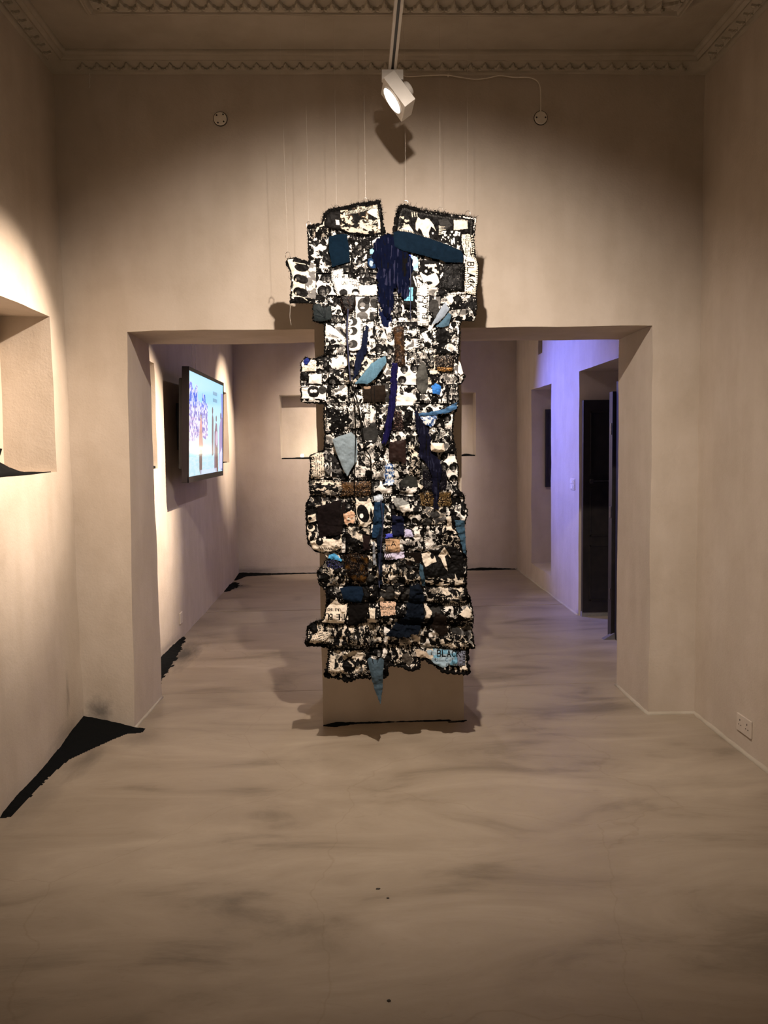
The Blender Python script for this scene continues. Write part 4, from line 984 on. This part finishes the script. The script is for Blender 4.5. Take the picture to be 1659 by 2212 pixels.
F('lettered_patch', [(1004, 558), (1010, 552), (1026, 561), (1031, 575), (1030, 605), (1025, 641), (1003, 636), (1002, 600)], vert_black, M_MATT, lift=.026, seed=94, rag=.4, label='cream strip lettered BLACK in black down its length')
F('lettered_patch', [(995, 509), (1008, 508), (1021, 512), (1023, 535), (1021, 557), (1006, 556), (1001, 550), (996, 530)], lambda P_, d, s_: (doc(CR, 95, 3.6, math.pi/2, GY)(P_, d, s_), stitches(P_, np.where(P_.u > 1014, d, 99), s_, 5, 6, BK, .5)), M_MATT, lift=.022, seed=95, rag=.5)
def strip_black(P_, d, s_):
    P_.c[:] = WH; stitches(P_, d, s_, 3.4, 5, BK, .35); P_.line((903, 640), (922, 643), 1.6, BK); P_.line((904, 655), (911, 656), 3.5, GY)
    P_.text('BLACK', 911, 690, 11, 8, -math.pi/2, BK*2, 1.9, 1.3)
    P_.put((P_.u > 912) & (P_.v > 688) & (np.mod(P_.v, 4) < 1) & (P_.u < 921), LG*1.4)
F('lettered_patch', [(901, 616), (920, 613), (926, 625), (925, 660), (924, 706), (901, 705), (900, 660)], strip_black, M_PRINT, lift=.028, seed=96, rag=.5, label='white strip lettered BLACK reading upward')
F('painted_patch', R4(872, 621, 892, 653, 1), doc(hexl('7cc8ea'), 97, 4, math.pi/2, hexl('2c5878')), M_PRINT, lift=.026, seed=97, label='light blue printed scrap')
def bottle_head(P_, d, s_):
    P_.c[:] = BK*2; P_.ell(886, 592, 8, 7, GY); P_.ell(885, 590, 4, 3, LG*1.4); P_.ell(885, 603, 2, 2, WH); P_.line((876, 603), (882, 620), 4, hexl('8cc4d6')); P_.line((893, 600), (899, 620), 3, WH); P_.ell(884, 662, 10, 8, BK)
F('printed_patch', [(876, 586), (898, 586), (900, 620), (897, 668), (872, 668), (870, 620)], bottle_head, M_PRINT, lift=.018, seed=98)
def singer(P_, d, s_):
    P_.c[:] = BK*1.8; P_.poly([(905, 590), (912, 588), (922, 598), (940, 590), (945, 600), (948, 612), (938, 622), (920, 625), (914, 612)], CR*1.15)
    P_.ell(922, 585, 13, 11, BK*1.3); P_.put(inpoly(P_.u, P_.v, [(918, 574), (940, 570), (948, 590), (938, 604)]) & (fbm(P_.u/5, P_.v/5, 3, 2) > .5), CR)
    P_.ell(920, 587, 3, 3, WH); P_.ell(924, 614, 9, 4, BK*1.5); P_.line((919, 575), (931, 577), 4, WH)
F('printed_patch', [(905, 562), (930, 563), (948, 568), (953, 600), (950, 625), (926, 626), (912, 612), (905, 590)], singer, M_PRINT, lift=.014, seed=99, label='print of a figure in a pale shirt')
def threeheads(P_, d, s_):
    P_.c[:] = WH
    for y in (697, 717, 745):
        P_.ell(762, y, 10, 9, GY*1.1); P_.ell(757, y, 5, 6, WH if y != 745 else LG); P_.ell(755, y-1, 2, 2, BK*3)
    dd, t = segdist(P_.u, P_.v, (784, 695), (782, 758)); P_.put((dd < 4) & (np.mod(t, 3.4) < 1.4), BK)
F('printed_patch', [(752, 690), (776, 687), (785, 700), (784, 756), (764, 761), (754, 758)], threeheads, M_PRINT, lift=.018, seed=100, rag=.5, label='white strip with three printed heads')
def whitefold(P_, d, s_):
    sty_blob(P_, 101, 10, 8, .40, .2); P_.poly([(703, 702), (715, 705), (745, 730), (742, 735), (704, 718)], WH); P_.line((736, 715), (752, 732), 5, BK*3)
F('printed_patch', R4(702, 698, 752, 748), whitefold, M_PRINT, lift=.014, seed=101)
F('printed_patch', R4(716, 772, 748, 798), lambda P_, d, s_: (P_.c.__setitem__(slice(None), WH), head(P_, 726, 768, 7, random.Random(2)), P_.ell(741, 786, 1.5, 3, GY)), M_PRINT, lift=.016, seed=102, rag=1.5)
F('lettered_patch', [(655, 790), (664, 790), (672, 776), (684, 780), (683, 803), (652, 804)], doc(CR*1.15, 103, 3.2), M_PRINT, lift=.022, seed=103, rag=.3, label='cream document scrap on the left bump')
F('printed_patch', R4(668, 809, 696, 830, 1), flat(WH, 104, .05), M_PRINT, lift=.026, seed=104, rag=.3)
F('printed_patch', R4(652, 806, 668, 822, 1), flat(BK*1.5, 105), M_PRINT, lift=.022, seed=105)
def eyes(P_, d, s_):
    P_.c[:] = WH; P_.ell(678, 846, 13, 12, BK*3); P_.ell(674, 846, 4, 3.4, WH); P_.ell(681, 845, 4, 3.4, WH); P_.ell(697, 843, 9, 9, GY); P_.ell(678, 855, 10, 4, BK)
    P_.line((651, 838), (668, 836), 2.5, BK*3); P_.put((P_.v > 862) & (fbm(P_.u/7, P_.v/3, 2, 2) > .5), BK)
F('printed_patch', R4(652, 834, 706, 870), eyes, M_PRINT, lift=.018, seed=106)
F('printed_patch', [(928, 956), (956, 956), (959, 975), (945, 978), (928, 974)], flat(CR*1.15, 107, .1), M_MATT, lift=.05, seed=107, pillow=.02, rag=.3, base_rel=.4, label='cream rolled scrap')
def whitebig(P_, d, s_):
    P_.c[:] = WH; P_.ell(866, 838, 8, 14, GY*1.4); P_.ell(868, 852, 4, 2, BK); P_.ell(857, 826, 6, 3, BK*2)
F('printed_patch', [(852, 850), (872, 845), (892, 850), (900, 862), (895, 880), (852, 882)], whitebig, M_PRINT, lift=.012, seed=108, rag=1.5)
F('lettered_patch', [(671, 985), (690, 977), (700, 978), (702, 1028), (690, 1030), (672, 1032), (674, 1010)], lambda P_, d, s_: (doc(CR*1.05, 109, 4, math.pi/2, GY)(P_, d, s_), P_.text('BLACK', 678, 988, 8, 6.5, math.pi/2+.05, BK, 1.8, 1.3)), M_MATT, lift=.024, seed=109, rag=.8, label='cream lettered strip jutting out at the left edge')
def oring(P_, d, s_):
    P_.c[:] = BK*1.6; P_.ell(706, 1008, 5, 10, WH); P_.ell(708, 1008, 2, 5, BK); P_.line((716, 1000), (716, 1028), 3, WH); P_.put((fbm(P_.u/5, P_.v/5, 8, 2) > .62), LG)
F('printed_patch', [(701, 985), (712, 975), (728, 990), (742, 1020), (738, 1030), (702, 1028)], oring, M_PRINT, lift=.014, seed=110, rag=.8)
def peach(P_, d, s_):
    P_.c[:] = hexl('e2b898'); P_.ell(753, 1118, 2, 3, BK); P_.put(fbm(P_.u/5, P_.v/5, 8, 2) > .6, CR*1.1)
F('painted_patch', [(741, 1108), (750, 1106), (758, 1100), (767, 1106), (768, 1118), (764, 1130), (756, 1128), (750, 1135), (744, 1126)], peach, M_MATT, lift=.026, seed=111, rag=.8, label='peach-coloured torn scrap')
def face1(P_, d, s_):
    P_.c[:] = CR*1.15; P_.ell(784, 1108, 12, 20, BK*2, -.35); P_.ell(781, 1113, 4, 5, WH); P_.line((776, 1107), (786, 1107), 3, BK); P_.poly([(768, 1073), (798, 1073), (792, 1082), (776, 1082)], BK*4)
    P_.poly([(800, 1095), (806, 1110), (802, 1125), (798, 1112)], BK*2)
F('printed_patch', [(768, 1074), (798, 1074), (808, 1095), (803, 1130), (790, 1138), (775, 1135), (769, 1105)], face1, M_PRINT, lift=.018, seed=112, rag=.6)
def beans(P_, d, s_):
    P_.c[:] = CR*1.15; P_.ell(691, 1168, 8, 9, BK*2); P_.ell(692, 1163, 2.5, 3, WH); P_.ell(728, 1158, 9, 7, BK); P_.text('O', 724, 1176, 6, 4, 0, BK*2, 1.1); P_.ell(736, 1179, 1.5, 1.5, BK)
    for k in range(6): P_.line((690+k*5, 1180+k*.3), (693+k*5, 1186), 1.4, GY)
F('printed_patch', [(670, 1168), (690, 1160), (715, 1162), (738, 1152), (741, 1182), (715, 1190), (690, 1190), (676, 1184)], beans, M_PRINT, lift=.024, seed=113, rag=.6, label='cream patch with black bean shapes')
def rings(P_, d, s_):
    P_.c[:] = BK*1.6; P_.poly([(666, 1112), (682, 1108), (684, 1124), (668, 1128)], CR*1.1); P_.ell(671, 1118, 4, 3.5, BK); P_.ell(672, 1139, 9, 7, CR); P_.ell(671, 1137, 6, 5, BK*2); P_.put((P_.v > 1147) & (fbm(P_.u/3, P_.v/8, 4, 2) > .48), CR)
F('printed_patch', [(664, 1100), (684, 1096), (686, 1160), (676, 1168), (668, 1165), (663, 1140)], rings, M_PRINT, lift=.018, seed=114, rag=.6)
def va(P_, d, s_):
    P_.c[:] = hexl('c8a480'); P_.text('A', 844, 1168, 9, 9, 0, BK*2, 1.6); P_.text('II', 834, 1180, 6, 4, 0, BK, 1.3); P_.text('U', 850, 1183, 5, 8, 0, BK, 1.2); P_.put((P_.u < 842) & (np.mod(P_.v, 3) < 1), GY)
F('lettered_patch', R4(832, 1162, 864, 1190, 1), va, M_MATT, lift=.026, seed=115, rag=.6, label='tan scrap with black lettering')
F('printed_patch', R4(831, 1190, 872, 1206, 1), lambda P_, d, s_: (P_.c.__setitem__(slice(None), hexl('d2cce4')), P_.put((np.mod(P_.u+P_.v*.4, 4) < 1.5) & (P_.u < 846), BK*2)), M_PRINT, lift=.022, seed=116, rag=1.2)
F('printed_patch', [(960, 1114), (972, 1113), (973, 1128), (976, 1145), (961, 1144), (964, 1128)], flat(CR, 117, .15), M_MATT, lift=.030, seed=117, rag=.4, label='small cream ribbon tag')
def rhino(P_, d, s_):
    P_.c[:] = BK*1.3; P_.poly([(958, 1180), (965, 1190), (972, 1204), (966, 1196), (960, 1200), (962, 1215), (966, 1232), (958, 1222), (952, 1205), (946, 1200)], CR*1.05)
    P_.poly([(910, 1195), (925, 1190), (938, 1200), (942, 1212), (930, 1215), (918, 1222), (912, 1210)], CR); P_.ell(933, 1200, 4, 6, BK*3)
    P_.poly([(980, 1235), (986, 1250), (996, 1248), (1000, 1258), (980, 1262)], CR); P_.put((P_.v > 1245) & (fbm(P_.u/7, P_.v/4, 5, 2) > .56), CR)
F('printed_patch', [(908, 1190), (945, 1186), (958, 1176), (985, 1180), (998, 1200), (1001, 1262), (950, 1264), (916, 1262), (908, 1225)], rhino, M_PRINT, lift=.020, seed=118, rag=.8)
def hembl(P_, d, s_):
    P_.c[:] = CR*1.12; P_.text('THE BLACK', 747, 1334, 12, 5.4, math.pi, BK, 1.9, 1.35); P_.text('UNITED', 736, 1316, 6, 3.6, math.pi, BK*2, 1.1, 1.35)
F('lettered_patch', [(704, 1312), (715, 1300), (727, 1288), (732, 1298), (741, 1303), (752, 1299), (749, 1322), (744, 1342), (722, 1343), (694, 1340), (704, 1330)], hembl, M_MATT, lift=.034, seed=119, rag=.4, base_rel=.6, label='cream card with upside-down lettering THE BLACK')
F('lettered_patch', [(668, 1383), (676, 1368), (690, 1357), (711, 1361), (710, 1372), (696, 1380), (680, 1387)], doc(CR, 120, 4.2, -.25, BK*3, 1), M_MATT, lift=.028, seed=120, rag=.5, label='cream printed scrap at the lower left corner')
F('lettered_patch', R4(821, 1298, 854, 1325), doc(hexl('d6b69c'), 121, 3.4), M_MATT, lift=.024, seed=121, rag=1)
F('printed_patch', [(796, 1310), (811, 1309), (810, 1325), (813, 1342), (794, 1342), (798, 1326)], flat(CR*1.02, 122, .15), M_MATT, lift=.034, seed=122, rag=.4)
def bluecard(P_, d, s_):
    P_.c[:] = hexl('9fb6c4'); n = fbm(P_.u/16, P_.v/9, 7, 2); P_.put(n > .55, hexl('6fa2bc')); P_.put((P_.u < 934) & (n > .4), CR*.9); P_.put(P_.u > 985, hexl('7f8494'))
    P_.text('E', 930, 1402, 8, 5, .03, GY*2, 1.0); P_.text('BLACK', 943, 1401, 12, 7.5, .03, BK*1.4, 2.1, 1.4); P_.text('U  C LI', 938, 1416, 7, 5, .03, hexl('2a4a60'), 1.2, 1.5); P_.text('FR', 962, 1428, 5, 3.5, .03, GY*2, 1)
    stitches(P_, np.where(P_.u > 980, d, 99), s_, 3.6, 6, BK, .45)
F('lettered_patch', [(921, 1396), (960, 1399), (1004, 1402), (1003, 1432), (985, 1434), (968, 1432), (955, 1438), (936, 1428), (920, 1415)], bluecard, M_PRINT, lift=.030, seed=123, rag=.5, base_rel=.6, label='pale blue card lettered BLACK at the lower right corner')
F('printed_patch', [(893, 1400), (905, 1398), (925, 1408), (932, 1420), (915, 1416), (900, 1414)], flat(hexl('b8a894'), 124, .3), M_MATT, lift=.028, seed=124)
F('satin_strip', [(738, 1414), (752, 1406), (765, 1400), (778, 1404), (762, 1412), (745, 1422)], flat(hexl('8a7a62')*0.5, 125, .3), M_MATT, lift=.03, seed=125, rag=.8)
F('satin_strip', [(994, 1318), (1008, 1306), (1016, 1315), (1015, 1330), (1000, 1328), (986, 1322)], flat(CR*.95, 126, .15), M_MATT, lift=.034, seed=126, rag=.5)
F('satin_strip', [(912, 1298), (922, 1305), (932, 1318), (926, 1332), (915, 1334), (918, 1318)], flat(CR, 127, .2), M_MATT, lift=.03, seed=127, rag=1.2)
F('satin_strip', [(868, 1410), (880, 1406), (890, 1418), (884, 1430), (868, 1426)], flat(hexl('6a6258')*0.5, 128, .3), M_PRINT, lift=.028, seed=128)
F('leather_patch', [(862, 1040), (878, 1025), (898, 1030), (903, 1052), (885, 1060), (868, 1056)], flat(hexl('3c3e3a')*0.5, 129, .4), M_PRINT, lift=.022, seed=129)
F('satin_strip', [(803, 1070), (826, 1066), (828, 1078), (818, 1084), (806, 1080)], flat(hexl('c4d0dc'), 130, .25), M_PRINT, lift=.034, seed=130, rag=.6)
F('printed_patch', [(989, 778), (994, 785), (1001, 808), (994, 812), (988, 806)], flat(WH, 131, .1), M_PRINT, lift=.02, seed=131, clip=False, rag=.4)
F('denim_patch', [(793, 1418), (801, 1414), (812, 1420), (822, 1413), (829, 1420), (827, 1450), (826, 1480), (821, 1516), (812, 1495), (804, 1468), (797, 1440)], lambda P_, d, s_: (flat(hexl('4a5c68'), 132, .2)(P_, d, s_), P_.line((803, 1414), (806, 1426), 1.5, BK*3), P_.line((818, 1414), (814, 1424), 1.5, BK*3)), M_MATT, lift=.050, seed=132, rag=.4, clip=False, base_rel=.3, pillow=.010, label='grey-blue denim tail hanging below the hem')
for k, (x0, y0, x1, y1, kd, cr) in enumerate([(856, 712, 905, 760, 'hstreak', 0), (880, 755, 935, 790, 'fine', 0), (940, 712, 988, 765, 'big', 0), (806, 690, 848, 735, 'fine', 0), (704, 880, 745, 935, 'big', 0), (748, 872, 800, 925, 'streak', 0), (905, 925, 960, 955, 'streak', 0), (775, 955, 830, 1005, 'blob', 0), (880, 960, 905, 1030, 'fine', 1), (776, 1000, 815, 1035, 'blob', 0), (668, 1036, 738, 1070, 'hstreak', 1), (955, 1150, 990, 1180, 'fine', 1), (828, 1225, 885, 1262, 'streak', 1), (920, 1262, 1000, 1300, 'hstreak', 1), (708, 1400, 790, 1450, 'blob', 1), (690, 1345, 770, 1385, 'streak', 1), (770, 1345, 830, 1390, 'streak', 1), (940, 1370, 1010, 1396, 'fine', 1), (835, 1390, 905, 1428, 'streak', 1)]):
    F('printed_patch', R4(x0, y0, x1, y1, 2.5), bumpy(300+k*13, kd, cr, t=.47 if y0 < 1100 else .53), M_PRINT, lift=.012+.002*(k % 3), seed=300+k, pillow=.008, curl=.008, rag=1)

# cords sewn down the front
def wpts(pts, lift):
    P_ = smooth_path([(a, b, 0) for a, b in pts], 8); u = np.array([p.x for p in P_]); v = np.array([p.y for p in P_])
    return [Vector(p) - hang.location for p in to_world(u, v, relief(u, v)*1.0 + lift)]
for pts, r, mt, lab in (([(752, 672), (750, 720), (753, 780), (757, 825)], .0042, M_NAVYC, 'navy cord'), ([(757, 825), (764, 860), (768, 905), (768, 960), (766, 1030), (768, 1100), (777, 1130)], .0022, M_YARN, None),
                        ([(758, 828), (775, 880), (782, 930), (790, 970), (800, 990), (802, 1040), (806, 1080)], .0030, M_YARN, None), ([(830, 955), (820, 980), (806, 992)], .0022, M_YARN, None),
                        ([(822, 1080), (826, 1130), (822, 1180), (818, 1240), (819, 1265)], .0035, M_NAVYC, 'navy cord'), ([(884, 560), (886, 620), (885, 680), (888, 696)], .0018, M_NAVYC, None)):
    bm = bmesh.new(); tube(bm, wpts(pts, .046), r, 7); o = obj('sewn_cord', bm, mt, hang, smooth=9)
    if lab: o['label'] = lab
# yarn binding round the outline, in lengths
def yarn(seg, seed, r0=.0065):
    rg = random.Random(seed); P_ = []
    for (a, b) in zip(seg, seg[1:]):
        n = max(1, int(math.hypot(b[0]-a[0], b[1]-a[1])/2.5))
        P_ += [(a[0]+(b[0]-a[0])*i/n + rg.gauss(0, .7), a[1]+(b[1]-a[1])*i/n + rg.gauss(0, .7)) for i in range(n)]
    P_.append(seg[-1]); u = np.array([p[0] for p in P_]); v = np.array([p[1] for p in P_])
    W_ = [Vector(p) - hang.location for p in to_world(u, v, relief(u, v)+.012)]
    bm = bmesh.new(); tube(bm, W_, [r0*rg.uniform(.35, 1.2) for _ in W_], 7); obj('yarn_binding', bm, M_YARN, hang, smooth=9)
step = 8
for k in range(0, len(OUT), step):
    seg = [OUT[(k+i) % len(OUT)] for i in range(step+1)]
    yarn(seg, k, .0105 if (sum(p[1] for p in seg)/len(seg) > 1380 or sum(p[1] for p in seg)/len(seg) < 500) else .005)
# loose frayed fibres
bm = bmesh.new(); rg = random.Random(8)
def strand(u, v, du, dv, L, r=.0005):
    n = 6; pts = []; a = math.atan2(dv, du); x, y = u, v; z = rg.uniform(0, .02); tw = rg.gauss(0, .35)
    for i in range(n):
        pts.append((x, y, z)); x += math.cos(a)*L/n; y += math.sin(a)*L/n; a += tw + rg.gauss(0, .35); z += rg.gauss(0, .004)
    W_ = [Vector(to_world(np.array([p[0]]), np.array([p[1]]), np.array([p[2]]))[0]) - hang.location for p in pts]
    tube(bm, W_, [r, r, r, r*.9, r*.7, r*.4], 3, cap=False)
cxm, cym = 838, 950
for i in range(len(OUT)):
    a, b = OUT[i], OUT[(i+1) % len(OUT)]; L = math.hypot(b[0]-a[0], b[1]-a[1]); nx_, ny_ = (b[1]-a[1])/L, -(b[0]-a[0])/L
    top = (a[1]+b[1])/2 < 480; low = (a[1]+b[1])/2 > 1190
    for k in range(int(L/(.28 if top else 2.2 if not low else 1.5))):
        t = rg.random(); ang = rg.gauss(0, .7); c_, s_ = math.cos(ang), math.sin(ang)
        strand(a[0]+(b[0]-a[0])*t, a[1]+(b[1]-a[1])*t, nx_*c_-ny_*s_, nx_*s_+ny_*c_, rg.uniform(3, 11 if top else 8) * (1.9 if rg.random() < .06 else 1), .0007 if top else .0005)
fo = obj('frayed_fibres', bm, M_YARN, hang); fo['kind'] = 'stuff'
# hooks and nylon threads
for k, (u, v, tu, lab) in enumerate([(667, 492, 664, 'clear nylon thread with steel hook at the left shoulder of the hanging'), (727, 456, 727, 'clear nylon thread with steel hook at the middle of the left flap'), (790, 444, 789, 'clear nylon thread with steel hook near the notch, left flap'),
                        (877, 446, 876, 'clear nylon thread with steel ring at the inner corner of the right flap'), (951, 464, 952, 'clear nylon thread with steel hook at the middle of the right flap'), (1011, 472, 1011, 'clear nylon thread with steel hook at the outer corner of the right flap'), (622, 561, 611, 'leaning nylon thread holding the left side tab')]):
    p = px(u, v, TY-.012); q = Vector((px(tu, 330, TY-.012).x, TY-.012, ZC+.004)); 
    t = thing('hanging_thread', lab, 'thread', p, 'nylon threads holding up the hanging')
    h = Vector((p.x, p.y, p.z+.034)); R_ = .0105
    bm = bmesh.new(); tube(bm, [(0, 0, .03), tuple(q-p)], .00045, 5); obj('thread', bm, M_NYLON, t)
    bm = bmesh.new()
    pts = [(R_*math.cos(a), 0, .026+R_*math.sin(a)) for a in [math.radians(x) for x in range(-10, 191, 20)]]
    pts = [(R_*.98, 0, -.012)] + pts + [(-R_, 0, .010)]
    if k in (0, 1, 3): pts = [(R_*math.cos(a), 0, .015+R_*1.35*math.sin(a)) for a in [math.radians(x) for x in range(0, 341, 20)]]
    tube(bm, pts, .0013, 8); obj('hook', bm, M_STEEL, t, smooth=9)
bm = bmesh.new(); pts = [px(u, v, TY) for u, v in ((628, 650), (627, 668), (626, 684), (629, 702))]
tube(bm, pts, .0007, 5); tag(obj('loose_thread', bm, M_NYLON), 'loose nylon thread dangling under the left side tab', 'thread')

# ------------------------------------------------------------------ television
tvx0, tvy0, tvy1, tvz0, tvz1 = -1.31, 6.14, 7.74, 1.295, 2.175
tv = thing('television', 'wide flat television on the left wall showing people beside a blue textile', 'television', (-1.30, tvy0, tvz0))
tilt = Matrix.Rotation(math.radians(2.2), 4, 'Y')
LW, LH = tvy1-tvy0, tvz1-tvz0
bm = bmesh.new(); box(bm, (-.03, 0, 0), (.018, LW, LH), .004, tilt); obj('body', bm, M_TVF, tv)
bm = bmesh.new()
bz = .028
for lo, hi in (((.017, 0, 0), (.024, LW, bz*1.6)), ((.017, 0, LH-bz), (.024, LW, LH)), ((.017, 0, 0), (.024, bz*.6, LH)), ((.017, LW-bz*.6, 0), (.024, LW, LH))): box(bm, lo, hi, .001, tilt)
obj('bezel', bm, M_TVF, tv)
bm = bmesh.new(); box(bm, (-.075, .10, .10), (-.03, LW-.10, LH-.08), .01, tilt); obj('rear_housing', bm, M_TVB, tv)
bm = bmesh.new(); box(bm, (-.150, .45, .25), (-.07, LW-.45, LH-.25), .004); obj('wall_bracket', bm, M_TVB, tv)
na, nb = 320, 200
A_, B_ = np.meshgrid(np.linspace(0, 1, na), np.linspace(0, 1, nb), indexing='ij')
S = Pic(A_, B_, hexl('a8dcf4'))
S.c[:] = hexl('aee0f6') * (1 - .25*(1-B_)[..., None]*np.array((.6, .2, 0)))
S.put(B_ > .80, hexl('b4dcea')); S.put((B_ > .80) & (fbm(A_*20, B_*60, 3, 2) > .5), hexl('a6d2e2'))
S.poly([(0, .80), (0, .765), (.06, .75), (.14, .76), (.24, .775), (.3, .785), (1, .795), (1, .805), (0, .81)], hexl('8ecddd'))
tx = [(0, .10), (.08, .10), (.09, .15), (.16, .16), (.17, .10), (.22, .12), (.23, .24), (.30, .27), (.34, .27), (.35, .17), (.43, .18), (.44, .26), (.50, .26), (.51, .62), (.44, .64), (.38, .62), (.25, .60), (.24, .66), (.0, .66)]
mk = inpoly(A_, B_, tx); n1 = fbm(A_*60, B_*34, 4, 3)
S.put(mk, hexl('7d86d6')); S.put(mk & (B_ > .42), hexl('a08cc8')); S.put(mk & (n1 > .52), hexl('c8d2f4')); S.put(mk & (n1 < .40), hexl('3c50b4')); S.put(mk & (B_ < .32) & (n1 < .5), hexl('3f6ae0'))
S.poly([(.30, .42), (.33, .42), (.34, .48), (.36, .62), (.38, .70), (.36, .75), (.35, .80), (.27, .80), (.27, .75), (.255, .72), (.27, .58), (.29, .48)], hexl('a87878')); S.ell(.315, .50, .025, .05, hexl('c08088')); S.ell(.315, .405, .013, .02, hexl('4a3440'))
S.poly([(.26, .79), (.355, .785), (.355, .80), (.26, .805)], hexl('101820')); S.poly([(.27, .805), (.35, .80), (.35, .94), (.335, 1), (.30, 1), (.275, .94)], hexl('54464e'))
S.poly([(.635, .40), (.66, .34), (.685, .42), (.69, .80), (.64, .82), (.63, .6)], hexl('48405c')); S.ell(.655, .32, .018, .04, hexl('3c3450'))
S.poly([(.72, .55), (.76, .44), (.80, .46), (.83, .60), (.84, .95), (.72, .97)], hexl('6a5878')); S.ell(.775, .40, .018, .035, hexl('3c3450')); S.ell(.79, .62, .04, .08, hexl('b4a0c0')); S.poly([(.76, .72), (.83, .72), (.85, 1), (.76, 1)], hexl('5a3e44'))
S.poly([(.88, .5), (.93, .38), (1, .36), (1, 1), (.88, .95)], hexl('8a7ab8')); S.ell(.93, .36, .02, .04, hexl('54406a')); S.poly([(.93, .10), (1, .10), (1, .38), (.95, .36)], hexl('8c9ae4')); S.poly([(.9, .8), (.98, .72), (1, .8), (1, .97), (.88, .97)], hexl('c8c8ee'))
for r_ in range(2):
    for k in range(14): S.put((A_ > .66+k*.010) & (A_ < .667+k*.010) & (B_ > .11+r_*.075+k*.0) & (B_ < .15+r_*.075), hexl('6f93b4'))
S.put((B_ > .95) & (A_ > .3) & (A_ < .8) & (np.mod(A_*60, 1) < .6), hexl('c4d2f0'))
me = bpy.data.meshes.new('screen')
sx0, sz0, sw, shh = bz*.6, bz*1.6, LW-bz*1.2, LH-bz*2.6
Vv = np.stack([np.full(A_.shape, .0185), sx0+A_*sw, sz0+(1-B_)*shh], -1).reshape(-1, 3)
Vv = Vv @ np.array(tilt.to_3x3()).T
ii = np.arange(na*nb).reshape(na, nb)
Fq = np.stack([ii[:-1, :-1], ii[:-1, 1:], ii[1:, 1:], ii[1:, :-1]], -1).reshape(-1, 4)
me.from_pydata(Vv.tolist(), [], Fq.tolist())
ca = me.color_attributes.new('print', 'FLOAT_COLOR', 'POINT'); c4 = np.ones((na*nb, 4), np.float32); c4[:, :3] = S.c.reshape(-1, 3); ca.data.foreach_set('color', c4.ravel())
link('screen', me, M_SCREEN, tv)
for yy, in ((7.30,), (7.45,)):
    bm = bmesh.new(); tube(bm, [(XL2+.012, yy, 2.05), (XL2+.012, yy, 3.2)], .003, 6)
    tag(obj('television_cable', bm, M_CABLE), 'thin cable rising up the wall above the television, the %s one' % ('nearer' if yy < 7.4 else 'farther'), 'cable')
